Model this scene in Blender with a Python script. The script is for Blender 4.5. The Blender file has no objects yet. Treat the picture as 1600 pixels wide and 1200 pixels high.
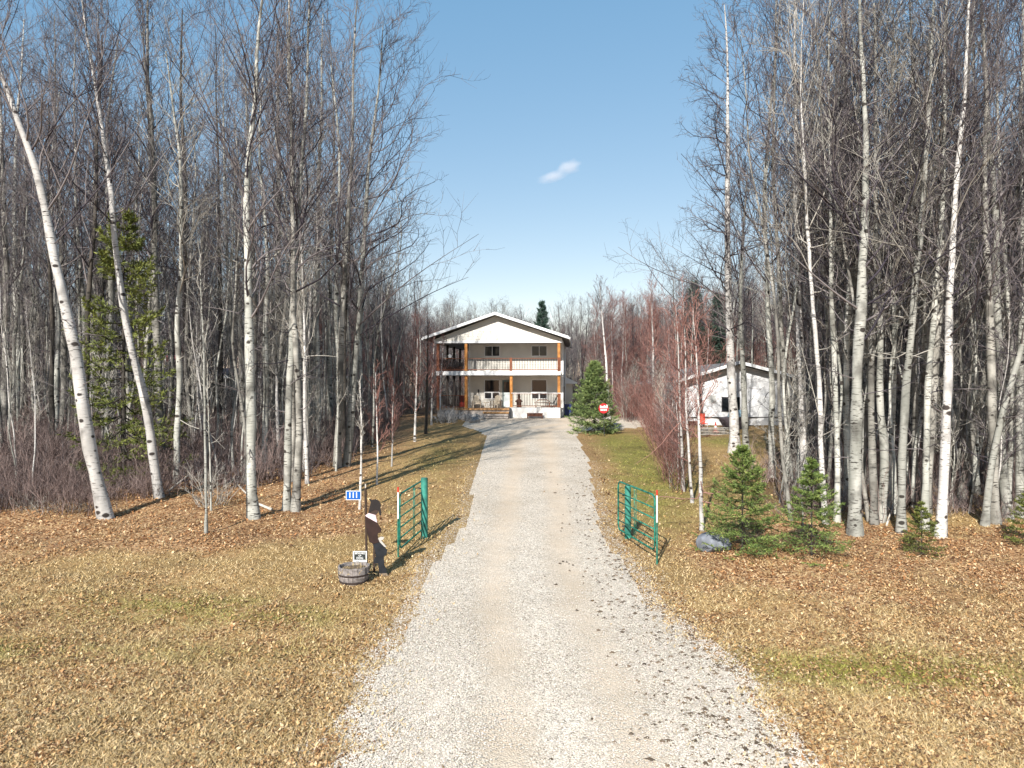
import bpy, math, random
import numpy as np
from mathutils import Vector, Matrix

random.seed(7)
rng = np.random.default_rng(7)
PI = math.pi
S = bpy.context.scene
COL = S.collection

# ------------------------------------------------------------------ camera, sky, sun, exposure
FPX = 1100.0          # focal length in pixels of the 1600 px wide photograph
EYE = 5.0
SUN_DIR = Vector((0.34, 0.94, 0.0)).normalized()      # horizontal travel direction of the light
SUN_EL = 34.0

cam_d = bpy.data.cameras.new('camera')
cam_d.sensor_width = 36.0
cam_d.lens = 36.0 * FPX / 1600.0
cam_d.clip_start = 0.1
cam_d.clip_end = 6000.0
cam = bpy.data.objects.new('camera', cam_d)
cam.location = (0, 0, EYE)
cam.rotation_euler = (math.radians(90), 0, 0)
COL.objects.link(cam)
S.camera = cam

world = bpy.data.worlds.new('World')
S.world = world
world.use_nodes = True
wn = world.node_tree
bg = wn.nodes['Background']
sky = wn.nodes.new('ShaderNodeTexSky')
sky.sky_type = 'NISHITA'
sky.sun_disc = False
sky.sun_elevation = math.radians(SUN_EL)
sky.sun_rotation = math.radians(180 + 19.9)
sky.altitude = 0
sky.air_density = 1.0
sky.dust_density = 0.1
sky.ozone_density = 2.2
sky_tone = wn.nodes.new('ShaderNodeVectorMath'); sky_tone.operation = 'MULTIPLY_ADD'
sky_tone.inputs[1].default_value = (1.02, 0.68, 0.44)
sky_tone.inputs[2].default_value = (0.12, 1.22, 2.55)
wn.links.new(sky.outputs[0], sky_tone.inputs[0])
wn.links.new(sky_tone.outputs[0], bg.inputs[0])
bg.inputs[1].default_value = 0.11

sun_d = bpy.data.lights.new('sun', 'SUN')
sun_d.energy = 5.0
sun_d.angle = math.radians(0.5)
sun_d.color = (1.0, 0.955, 0.89)
sun = bpy.data.objects.new('sun', sun_d)
tr = Vector((SUN_DIR.x * math.cos(math.radians(SUN_EL)), SUN_DIR.y * math.cos(math.radians(SUN_EL)), -math.sin(math.radians(SUN_EL))))
sun.rotation_euler = tr.to_track_quat('-Z', 'Y').to_euler()
sun.location = (-20, -40, 40)
COL.objects.link(sun)

S.view_settings.view_transform = 'Standard'
S.view_settings.look = 'None'
S.view_settings.exposure = 0.62
S.view_settings.gamma = 1.0
S.view_settings.use_curve_mapping = False
S.cycles.max_bounces = 6
S.cycles.transparent_max_bounces = 8
S.cycles.volume_bounces = 2

# ------------------------------------------------------------------ terrain helpers
def g0(y):
    """height of the gently rising plot along its depth"""
    y = np.asarray(y, float)
    return -0.186 + 0.0444 * np.minimum(y, 56.0)

def ground_at(px, py):
    """place in the plot that the photo's pixel (px, py) looks at"""
    D = (EYE + 0.186) / ((py - 600.0) / FPX + 0.0444)
    return ((px - 800.0) * D / FPX, D)

def at_depth(px, py, D):
    return ((px - 800.0) * D / FPX, D, EYE - (py - 600.0) * D / FPX)

_l = [(500, 1200), (560, 1042), (622, 962), (652, 884), (682, 850), (712, 812), (726, 752), (741, 707), (751, 681)]
_r = [(1290, 1200), (1170, 1047), (1108, 996), (1045, 951), (1014, 899), (984, 865), (957, 827), (942, 764), (931, 715), (909, 681)]
Lp = sorted([ground_at(*p) for p in _l], key=lambda q: q[1])
Rp = sorted([ground_at(*p) for p in _r], key=lambda q: q[1])
Lp = [(-4.1, -10), (-3.2, 3)] + Lp + [(-2.6, 47.0), (-3.9, 50), (-4.0, 60)]
Rp = [(5.6, -10), (4.9, 3)] + Rp + [(5.2, 46.8), (9.8, 49.5), (14.0, 52.0), (14.0, 60)]
def xl(y): return np.interp(y, [p[1] for p in Lp], [p[0] for p in Lp])
def xr(y): return np.interp(y, [p[1] for p in Rp], [p[0] for p in Rp])

def sstep(a, b, x):
    t = np.clip((np.asarray(x, float) - a) / (b - a), 0, 1)
    return t * t * (3 - 2 * t)

def vnoise(x, y, s=1.0, seed=0):
    x = np.asarray(x, float) * s + seed * 13.7
    y = np.asarray(y, float) * s + seed * 7.3
    return (np.sin(x * 1.3 + 1.7 * np.sin(y * 0.9 + seed)) * np.sin(y * 1.1 + 1.3 * np.sin(x * 0.7 + 2 * seed)) * 0.6
            + np.sin(x * 2.9 + y * 1.7 + seed) * np.sin(y * 3.1 - x * 1.2) * 0.4)

def off_drive(x, y):
    return np.maximum(xl(y) - x, x - xr(y))

def gz(x, y):
    x = np.asarray(x, float); y = np.asarray(y, float)
    d = off_drive(x, y)
    a = sstep(0.2, 3.0, d)
    far = 1 - sstep(60, 90, y) * 0.6
    return g0(y) + a * far * (0.07 * vnoise(x, y, 0.55, 1) + 0.03 * vnoise(x, y, 1.7, 2)) - 0.03 * sstep(0, 0.3, d)

def in_left_woods(x, y):
    edge = np.interp(y, [0, 19.5, 21.5, 23.5, 26, 30, 36, 44, 52, 58, 62, 140], [-60, -40, -17, -12.5, -8.2, -7.4, -6.9, -6.8, -7.8, -9.3, -9.5, -9.5])
    return x < edge + 0.35 * vnoise(x, y, 0.8, 5)
def in_right_woods(x, y):
    e = np.interp(y, [0, 19.2, 19.9, 22, 26, 32, 40, 46, 52, 58, 70, 140], [70, 60, 7.4, 8.2, 10.0, 12.6, 16.0, 19.0, 22.0, 24.0, 24.0, 24.0])
    return (x > e + 0.35 * vnoise(x, y, 0.8, 6)) & (y > 19.3)

# ------------------------------------------------------------------ mesh helpers
def mesh_np(name, V, Q=None, T=None, mats=(), mi=None, smooth=False, col=None):
    V = np.asarray(V, np.float32)
    me = bpy.data.meshes.new(name)
    nq = 0 if Q is None else len(Q); nt = 0 if T is None else len(T)
    me.vertices.add(len(V)); me.vertices.foreach_set('co', V.ravel())
    loops = []
    if nq: loops.append(np.asarray(Q, np.int32).ravel())
    if nt: loops.append(np.asarray(T, np.int32).ravel())
    loops = np.concatenate(loops)
    me.loops.add(len(loops)); me.loops.foreach_set('vertex_index', loops)
    me.polygons.add(nq + nt)
    st = np.concatenate([np.arange(nq) * 4, nq * 4 + np.arange(nt) * 3]).astype(np.int32)
    me.polygons.foreach_set('loop_start', st)
    for m in mats: me.materials.append(m)
    if mi is not None: me.polygons.foreach_set('material_index', np.asarray(mi, np.int32))
    if smooth: me.polygons.foreach_set('use_smooth', np.ones(nq + nt, bool))
    if col is not None:
        at = me.attributes.new('col', 'FLOAT_COLOR', 'POINT')
        c = np.ones((len(V), 4), np.float32); c[:, :3] = col
        at.data.foreach_set('color', c.ravel())
    me.update(calc_edges=True)
    me.validate()
    return me

def link(name, data, parent=None, loc=None, rot=None, label=None, cat=None, group=None, kind=None):
    o = bpy.data.objects.new(name, data)
    COL.objects.link(o)
    if parent is not None: o.parent = parent
    if loc is not None: o.location = loc
    if rot is not None: o.rotation_euler = rot
    if label: o['label'] = label
    if cat: o['category'] = cat
    if group: o['group'] = group
    if kind: o['kind'] = kind
    return o

def thing(name, label, cat, loc=(0, 0, 0), rz=0.0, group=None):
    return link(name, None, None, loc, (0, 0, rz), label, cat, group)

class MB:
    """collects boxes, bars and tubes and links them as one mesh object"""
    def __init__(s): s.v = []; s.f = []; s.n = 0
    def add(s, vs, fs):
        s.v += [tuple(v) for v in vs]
        s.f += [tuple(i + s.n for i in f) for f in fs]
        s.n += len(vs); return s
    def box(s, x0, x1, y0, y1, z0, z1):
        vs = [(x, y, z) for z in (z0, z1) for y in (y0, y1) for x in (x0, x1)]
        return s.add(vs, [(0, 2, 3, 1), (4, 5, 7, 6), (0, 1, 5, 4), (2, 6, 7, 3), (0, 4, 6, 2), (1, 3, 7, 5)])
    def tube(s, pts, r, n=8, cap=True):
        P = [Vector(p) for p in pts]; R = r if isinstance(r, (list, tuple)) else [r] * len(P)
        vs = []; 
        for i, p in enumerate(P):
            t = (P[min(i + 1, len(P) - 1)] - P[max(i - 1, 0)]).normalized()
            ref = Vector((0, 0, 1)) if abs(t.z) < 0.9 else Vector((1, 0, 0))
            u = t.cross(ref).normalized(); w = t.cross(u)
            for k in range(n):
                a = 2 * PI * k / n
                vs.append(p + (u * math.cos(a) + w * math.sin(a)) * R[i])
        fs = []
        for i in range(len(P) - 1):
            for k in range(n):
                k2 = (k + 1) % n
                fs.append((i * n + k, i * n + k2, (i + 1) * n + k2, (i + 1) * n + k))
        if cap:
            fs.append(tuple(range(n))); fs.append(tuple((len(P) - 1) * n + k for k in reversed(range(n))))
        return s.add(vs, fs)
    def prism(s, poly, y0, y1):
        """polygon in the x-z plane extruded from y0 to y1"""
        n = len(poly)
        vs = [(x, y0, z) for x, z in poly] + [(x, y1, z) for x, z in poly]
        fs = [tuple(range(n)), tuple(reversed(range(n, 2 * n)))]
        fs += [(i, i + n, (i + 1) % n + n, (i + 1) % n) for i in range(n)]
        return s.add(vs, fs)
    def lathe(s, prof, n=20, c=(0, 0)):
        vs = []; fs = []
        for r, z in prof:
            for k in range(n):
                a = 2 * PI * k / n; vs.append((c[0] + r * math.cos(a), c[1] + r * math.sin(a), z))
        for i in range(len(prof) - 1):
            for k in range(n):
                fs.append((i * n + k, i * n + (k + 1) % n, (i + 1) * n + (k + 1) % n, (i + 1) * n + k))
        fs.append(tuple(reversed(range(n)))); fs.append(tuple((len(prof) - 1) * n + k for k in range(n)))
        return s.add(vs, fs)
    def mesh(s, name, mat, smooth=False):
        me = bpy.data.meshes.new(name)
        me.from_pydata(s.v, [], s.f)
        me.materials.append(mat)
        if smooth:
            me.polygons.foreach_set('use_smooth', [True] * len(me.polygons))
        import bmesh as _b
        bm = _b.new(); bm.from_mesh(me); _b.ops.recalc_face_normals(bm, faces=bm.faces); bm.to_mesh(me); bm.free()
        return me
    def build(s, name, mat, parent=None, smooth=False, bevel=0.0, **k):
        o = link(name, s.mesh(name, mat, smooth), parent, **k)
        if bevel:
            b = o.modifiers.new('bevel', 'BEVEL'); b.width = bevel; b.segments = 2; b.limit_method = 'ANGLE'
        return o

def tubes(P, R, sides=3):
    """many tubes at once: P (N,K,3), R (N,K)"""
    P = np.asarray(P, float); R = np.asarray(R, float)
    N, K, _ = P.shape
    T = np.gradient(P, axis=1)
    T /= np.linalg.norm(T, axis=2, keepdims=True) + 1e-9
    ref = np.zeros_like(T); ref[..., 0] = 1.0
    m = np.abs(T[:, :1, 0]) > 0.8
    ref[np.broadcast_to(m, T.shape[:2])] = (0, 1, 0)
    U = np.cross(T, ref); U /= np.linalg.norm(U, axis=2, keepdims=True) + 1e-9
    W = np.cross(T, U)
    a = np.arange(sides) * 2 * PI / sides
    V = P[:, :, None, :] + R[:, :, None, None] * (U[:, :, None, :] * np.cos(a)[None, None, :, None] + W[:, :, None, :] * np.sin(a)[None, None, :, None])
    V = V.reshape(-1, 3)
    n = np.arange(N)[:, None, None] * (K * sides); k = np.arange(K - 1)[None, :, None] * sides
    s = np.arange(sides)[None, None, :]; s2 = (s + 1) % sides
    Q = np.stack([n + k + s, n + k + s2, n + k + sides + s2, n + k + sides + s], -1).reshape(-1, 4)
    return V, Q

def tone_col(parts_counts, r):
    """one random tone per branch, as a grey colour per vertex"""
    return np.concatenate([np.repeat(r.random(n), m) for n, m in parts_counts])

def joinq(parts):
    Vs, Qs, off = [], [], 0
    for V, Q in parts:
        Vs.append(V); Qs.append(Q + off); off += len(V)
    return np.concatenate(Vs), np.concatenate(Qs)

def spawn(P, R, n, s0, s1, lf, ang, up, K, r, rmin=0.004, wob=0.1, taperlen=0.5):
    """n children on each parent polyline"""
    N, Kp, _ = P.shape
    s = s0 + (s1 - s0) * ((np.arange(n)[None, :] + r.random((N, n))) / n)
    f = s * (Kp - 1); i = np.minimum(f.astype(int), Kp - 2); w = (f - i)[..., None]
    idx = np.arange(N)[:, None]
    A = P[idx, i]; B = P[idx, i + 1]
    pos = A * (1 - w) + B * w
    t = B - A; t /= np.linalg.norm(t, axis=-1, keepdims=True) + 1e-9
    rad = R[idx, i] * (1 - w[..., 0]) + R[idx, i + 1] * w[..., 0]
    plen = np.linalg.norm(P[:, -1] - P[:, 0], axis=-1)[:, None]
    v = r.normal(size=t.shape); v -= (v * t).sum(-1, keepdims=True) * t
    v /= np.linalg.norm(v, axis=-1, keepdims=True) + 1e-9
    a = np.radians(ang) * (0.7 + 0.6 * r.random((N, n, 1)))
    d = np.cos(a) * t + np.sin(a) * v
    d[..., 2] += up
    d /= np.linalg.norm(d, axis=-1, keepdims=True)
    L = plen * lf * (1 - taperlen * s) * (0.6 + 0.8 * r.random((N, n)))
    pos = pos.reshape(-1, 3); d = d.reshape(-1, 3); L = L.reshape(-1); rad = rad.reshape(-1)
    return grow(pos, d, L, np.maximum(rad * 0.55, rmin), K, r, rmin, wob, up * 0.25)

def grow(pos, d, L, r0, K, r, rmin=0.004, wob=0.1, curve=0.0):
    M = len(pos)
    s = np.linspace(0, 1, K)[None, :, None]
    b = r.normal(size=(M, 1, 3)) * wob
    b2 = r.normal(size=(M, 1, 3)) * wob * 0.7
    L_ = L[:, None, None]
    P = pos[:, None, :] + d[:, None, :] * L_ * s + b * L_ * s * s + b2 * L_ * np.sin(s * 2 * PI) * 0.35
    P[..., 2] += (curve * L_ * s * s)[..., 0]
    R = r0[:, None] * (1 - 0.8 * s[..., 0]) + rmin * 0.3
    return P, np.maximum(R, rmin * 0.55)

# ------------------------------------------------------------------ materials
def nmat(name, rough=0.9):
    m = bpy.data.materials.new(name); m.use_nodes = True
    nt = m.node_tree; b = nt.nodes['Principled BSDF']
    b.inputs['Roughness'].default_value = rough
    try: b.inputs['Specular IOR Level'].default_value = 0.3
    except Exception: pass
    return m, nt, b

def N(nt, t, **kw):
    n = nt.nodes.new(t)
    for k, v in kw.items():
        if k in n.inputs: n.inputs[k].default_value = v
        else: setattr(n, k, v)
    return n

def ramp(nt, stops, interp='LINEAR'):
    n = nt.nodes.new('ShaderNodeValToRGB'); e = n.color_ramp.elements
    n.color_ramp.interpolation = interp
    while len(e) < len(stops): e.new(0.5)
    for q, (p, c) in zip(e, stops):
        q.position = p; q.color = tuple(c) + (1,)
    return n

def simple(name, c, rough=0.6, var=0.12, scale=6.0, bump=0.0, metal=0.0, bscale=40.0):
    m, nt, b = nmat(name, rough)
    tc = N(nt, 'ShaderNodeTexCoord'); no = N(nt, 'ShaderNodeTexNoise', Scale=scale, Detail=5.0)
    nt.links.new(tc.outputs['Object'], no.inputs['Vector'])
    lo = [max(0, x * (1 - var * 2)) for x in c]; hi = [min(1, x * (1 + var)) for x in c]
    r = ramp(nt, [(0.3, lo), (0.7, hi)])
    nt.links.new(no.outputs[0], r.inputs[0]); nt.links.new(r.outputs[0], b.inputs['Base Color'])
    b.inputs['Metallic'].default_value = metal
    if bump:
        n2 = N(nt, 'ShaderNodeTexNoise', Scale=bscale, Detail=4.0); nt.links.new(tc.outputs['Object'], n2.inputs['Vector'])
        bu = N(nt, 'ShaderNodeBump', Strength=bump, Distance=0.02)
        nt.links.new(n2.outputs[0], bu.inputs['Height']); nt.links.new(bu.outputs[0], b.inputs['Normal'])
    return m

def bark(name, pale, pale2, dark, amount=0.5, patch=0.5):
    m, nt, b = nmat(name, 0.85)
    tc = N(nt, 'ShaderNodeTexCoord')
    oi = N(nt, 'ShaderNodeObjectInfo')
    addv = N(nt, 'ShaderNodeVectorMath', operation='ADD')
    comb = N(nt, 'ShaderNodeCombineXYZ')
    mul = N(nt, 'ShaderNodeMath', operation='MULTIPLY'); mul.inputs[1].default_value = 40
    nt.links.new(oi.outputs['Random'], mul.inputs[0]); nt.links.new(mul.outputs[0], comb.inputs[2])
    nt.links.new(tc.outputs['Object'], addv.inputs[0]); nt.links.new(comb.outputs[0], addv.inputs[1])
    def nz(sc, scale, det=4.0):
        mp = N(nt, 'ShaderNodeMapping'); mp.inputs['Scale'].default_value = sc
        nt.links.new(addv.outputs[0], mp.inputs[0])
        n = N(nt, 'ShaderNodeTexNoise', Scale=scale, Detail=det); nt.links.new(mp.outputs[0], n.inputs['Vector']); return n
    base = nz((1, 1, 0.35), 2.2); r0 = ramp(nt, [(0.35, pale2), (0.65, pale)]); nt.links.new(base.outputs[0], r0.inputs[0])
    dash = nz((1.6, 1.6, 9.0), 3.2, 3.0); r1 = ramp(nt, [(0.60 - 0.06 * amount, (0, 0, 0)), (0.68 - 0.06 * amount, (1, 1, 1))]); nt.links.new(dash.outputs[0], r1.inputs[0])
    pt = nz((1, 1, 0.9), 1.7, 6.0); r2 = ramp(nt, [(0.62 - 0.14 * patch, (0, 0, 0)), (0.76 - 0.14 * patch, (1, 1, 1))]); nt.links.new(pt.outputs[0], r2.inputs[0])
    mx = N(nt, 'ShaderNodeMix', data_type='RGBA'); mx.inputs[7].default_value = tuple(dark) + (1,)
    mm = N(nt, 'ShaderNodeMath', operation='MAXIMUM')
    # old branch scars: sparse dark eyes
    mv = N(nt, 'ShaderNodeMapping'); mv.inputs['Scale'].default_value = (2.2, 2.2, 3.4); nt.links.new(addv.outputs[0], mv.inputs[0])
    vo = N(nt, 'ShaderNodeTexVoronoi', Scale=1.0); nt.links.new(mv.outputs[0], vo.inputs['Vector'])
    wob = N(nt, 'ShaderNodeMath', operation='MULTIPLY_ADD'); wob.inputs[1].default_value = 0.5; nt.links.new(pt.outputs[0], wob.inputs[0]); nt.links.new(vo.outputs['Distance'], wob.inputs[2])
    r3 = ramp(nt, [(0.40, (1, 1, 1)), (0.47, (0, 0, 0))]); nt.links.new(wob.outputs[0], r3.inputs[0])
    m2 = N(nt, 'ShaderNodeMath', operation='MULTIPLY'); m2.inputs[1].default_value = 0.65
    nt.links.new(r2.outputs[0], m2.inputs[0]); mk = N(nt, 'ShaderNodeMath', operation='MULTIPLY'); nt.links.new(r1.outputs[0], mk.inputs[0])
    dm = nz((1, 1, 1), 0.9, 2.0); rd = ramp(nt, [(0.42, (0.15, 0.15, 0.15)), (0.56, (1, 1, 1))]); nt.links.new(dm.outputs[0], rd.inputs[0]); nt.links.new(rd.outputs[0], mk.inputs[1])
    m5 = N(nt, 'ShaderNodeMath', operation='MAXIMUM'); nt.links.new(mk.outputs[0], m5.inputs[0]); nt.links.new(r3.outputs[0], m5.inputs[1])
    nt.links.new(m5.outputs[0], mm.inputs[0]); nt.links.new(m2.outputs[0], mm.inputs[1])
    nt.links.new(r0.outputs[0], mx.inputs[6]); nt.links.new(mm.outputs[0], mx.inputs[0])
    hv = N(nt, 'ShaderNodeHueSaturation'); 
    mr = N(nt, 'ShaderNodeMapRange'); mr.inputs[3].default_value = 0.6; mr.inputs[4].default_value = 1.12
    nt.links.new(oi.outputs['Random'], mr.inputs[0]); nt.links.new(mr.outputs[0], hv.inputs['Value'])
    nt.links.new(mx.outputs[2], hv.inputs['Color']); nt.links.new(hv.outputs[0], b.inputs['Base Color'])
    bu = N(nt, 'ShaderNodeBump', Strength=0.5, Distance=0.02); nt.links.new(dash.outputs[0], bu.inputs['Height']); nt.links.new(bu.outputs[0], b.inputs['Normal'])
    return m

M = {}
M['birch'] = bark('white_birch_bark', (0.70, 0.67, 0.63), (0.46, 0.44, 0.41), (0.05, 0.04, 0.035), 0.7, 0.4)
M['aspen'] = bark('pale_aspen_bark', (0.57, 0.56, 0.50), (0.31, 0.31, 0.27), (0.05, 0.043, 0.036), 0.9, 0.7)
M['poplar'] = bark('grey_poplar_bark', (0.44, 0.42, 0.37), (0.20, 0.19, 0.165), (0.035, 0.03, 0.026), 1.0, 1.0)
M['dark_bark'] = bark('dark_bark', (0.10, 0.085, 0.07), (0.055, 0.05, 0.042), (0.02, 0.018, 0.015), 0.6, 0.7)

def twigmat(name, c1, c2):
    m, nt, b = nmat(name, 0.8)
    oi = N(nt, 'ShaderNodeObjectInfo'); tc = N(nt, 'ShaderNodeTexCoord')
    n = N(nt, 'ShaderNodeTexNoise', Scale=0.9, Detail=3.0); nt.links.new(tc.outputs['Object'], n.inputs['Vector'])
    ad = N(nt, 'ShaderNodeMath', operation='ADD'); nt.links.new(n.outputs[0], ad.inputs[0])
    mu = N(nt, 'ShaderNodeMath', operation='MULTIPLY'); mu.inputs[1].default_value = 0.4
    nt.links.new(oi.outputs['Random'], mu.inputs[0]); nt.links.new(mu.outputs[0], ad.inputs[1])
    at = N(nt, 'ShaderNodeAttribute', attribute_name='col'); sp = N(nt, 'ShaderNodeSeparateColor'); nt.links.new(at.outputs['Color'], sp.inputs[0])
    m3 = N(nt, 'ShaderNodeMath', operation='MULTIPLY_ADD'); m3.inputs[1].default_value = 0.9; m3.inputs[2].default_value = -0.35
    nt.links.new(sp.outputs[0], m3.inputs[0]); a2 = N(nt, 'ShaderNodeMath', operation='ADD'); nt.links.new(ad.outputs[0], a2.inputs[0]); nt.links.new(m3.outputs[0], a2.inputs[1])
    dk = [q * 0.45 for q in c1]
    r = ramp(nt, [(0.25, dk), (0.6, c1), (1.05 if False else 1.0, c2)]); nt.links.new(a2.outputs[0], r.inputs[0]); nt.links.new(r.outputs[0], b.inputs['Base Color'])
    return m
M['twig'] = twigmat('twig_purple_grey', (0.045, 0.037, 0.048), (0.20, 0.175, 0.17))
M['twig_pale'] = twigmat('twig_pale_grey', (0.14, 0.13, 0.115), (0.46, 0.43, 0.375))
M['twig_red'] = twigmat('twig_red_brown', (0.13, 0.055, 0.048), (0.36, 0.19, 0.155))
M['brush'] = twigmat('brush_stems', (0.08, 0.05, 0.045), (0.36, 0.27, 0.24))
M['twig_silver'] = twigmat('twig_silver', (0.25, 0.25, 0.26), (0.48, 0.47, 0.46))

def needlemat(name, c1, c2, c3):
    m, nt, b = nmat(name, 0.6)
    a = N(nt, 'ShaderNodeAttribute', attribute_name='col')
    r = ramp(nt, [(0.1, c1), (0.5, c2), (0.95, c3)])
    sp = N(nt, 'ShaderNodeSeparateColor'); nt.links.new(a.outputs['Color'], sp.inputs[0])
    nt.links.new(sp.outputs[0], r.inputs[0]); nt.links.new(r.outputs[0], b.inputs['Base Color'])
    try:
        b.inputs['Subsurface Weight'].default_value = 0.0
    except Exception: pass
    return m
M['needle_bright'] = needlemat('needles_fresh', (0.04, 0.075, 0.018), (0.13, 0.19, 0.045), (0.33, 0.38, 0.11))
M['needle_dark'] = needlemat('needles_dark', (0.02, 0.045, 0.022), (0.05, 0.09, 0.04), (0.10, 0.15, 0.06))
M['needle_yard'] = needlemat('needles_yard', (0.04, 0.07, 0.025), (0.14, 0.20, 0.065), (0.36, 0.42, 0.15))
M['needle_olive'] = needlemat('needles_olive', (0.045, 0.06, 0.012), (0.115, 0.135, 0.028), (0.25, 0.265, 0.065))
M['needle_blue'] = needlemat('needles_blue_green', (0.02, 0.045, 0.035), (0.045, 0.085, 0.06), (0.09, 0.14, 0.10))

def attrcol(name, rough=0.85, trans=False):
    m, nt, b = nmat(name, rough)
    a = N(nt, 'ShaderNodeAttribute', attribute_name='col'); nt.links.new(a.outputs['Color'], b.inputs['Base Color'])
    return m
M['leaf'] = attrcol('dry_leaf', 0.7)
M['blade'] = attrcol('grass_blade', 0.8)
M['stone_bits'] = attrcol('gravel_stone', 0.85)

def ground_mat():
    m, nt, b = nmat('plot_ground', 0.95)
    tc = N(nt, 'ShaderNodeTexCoord')
    def vor(scale):
        v = N(nt, 'ShaderNodeTexVoronoi', Scale=scale); v.inputs['Randomness'].default_value = 1.0
        nt.links.new(tc.outputs['Object'], v.inputs['Vector']); return v
    def noi(scale, det=6.0):
        v = N(nt, 'ShaderNodeTexNoise', Scale=scale, Detail=det, Roughness=0.65); nt.links.new(tc.outputs['Object'], v.inputs['Vector']); return v
    v1 = vor(22.0); s1 = N(nt, 'ShaderNodeSeparateColor'); nt.links.new(v1.outputs['Color'], s1.inputs[0])
    leaf = ramp(nt, [(0.0, (0.05, 0.025, 0.012)), (0.25, (0.17, 0.08, 0.036)), (0.5, (0.33, 0.175, 0.078)), (0.8, (0.48, 0.29, 0.15)), (1.0, (0.66, 0.47, 0.28))])
    nt.links.new(s1.outputs[0], leaf.inputs[0])
    g1 = noi(38.0); grass = ramp(nt, [(0.33, (0.055, 0.032, 0.012)), (0.46, (0.22, 0.14, 0.055)), (0.56, (0.46, 0.31, 0.135)), (0.70, (0.70, 0.53, 0.29))])
    nt.links.new(g1.outputs[0], grass.inputs[0])
    g2 = noi(14.0, 8.0); green = ramp(nt, [(0.3, (0.055, 0.06, 0.014)), (0.5, (0.21, 0.195, 0.045)), (0.7, (0.40, 0.35, 0.11))])
    nt.links.new(g2.outputs[0], green.inputs[0])
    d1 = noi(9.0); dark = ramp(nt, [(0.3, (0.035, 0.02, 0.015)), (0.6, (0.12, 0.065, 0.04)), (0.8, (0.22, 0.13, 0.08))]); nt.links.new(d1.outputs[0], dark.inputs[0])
    def attr(n):
        a = N(nt, 'ShaderNodeAttribute', attribute_name=n); return a.outputs['Fac']
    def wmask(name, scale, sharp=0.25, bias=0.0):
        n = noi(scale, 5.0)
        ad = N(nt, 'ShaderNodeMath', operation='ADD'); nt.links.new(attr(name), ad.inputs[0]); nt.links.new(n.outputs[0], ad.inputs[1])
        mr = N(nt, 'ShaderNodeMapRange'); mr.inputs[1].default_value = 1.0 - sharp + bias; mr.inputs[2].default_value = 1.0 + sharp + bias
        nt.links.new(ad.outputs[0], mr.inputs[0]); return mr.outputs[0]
    def mix(a, c, f):
        x = N(nt, 'ShaderNodeMix', data_type='RGBA'); nt.links.new(a, x.inputs[6]); nt.links.new(c, x.inputs[7]); nt.links.new(f, x.inputs[0]); return x.outputs[2]
    c = mix(grass.outputs[0], green.outputs[0], wmask('green', 1.1, 0.35, 0.12))
    c = mix(c, leaf.outputs[0], wmask('leaf', 2.3, 0.45))
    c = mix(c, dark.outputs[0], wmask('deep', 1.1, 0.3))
    # pale dust / dirt blotches, large scale variation
    big = noi(0.45, 4.0); br = ramp(nt, [(0.33, (0.74, 0.70, 0.64)), (0.65, (1.14, 1.12, 1.06))]); nt.links.new(big.outputs[0], br.inputs[0])
    mu = N(nt, 'ShaderNodeMix', data_type='RGBA', blend_type='MULTIPLY'); mu.inputs[0].default_value = 1.0
    nt.links.new(c, mu.inputs[6]); nt.links.new(br.outputs[0], mu.inputs[7])
    nt.links.new(mu.outputs[2], b.inputs['Base Color'])
    bu = N(nt, 'ShaderNodeBump', Strength=1.0, Distance=0.05); nt.links.new(s1.outputs[1], bu.inputs['Height'])
    nt.links.new(bu.outputs[0], b.inputs['Normal'])
    return m
M['ground'] = ground_mat()

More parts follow.
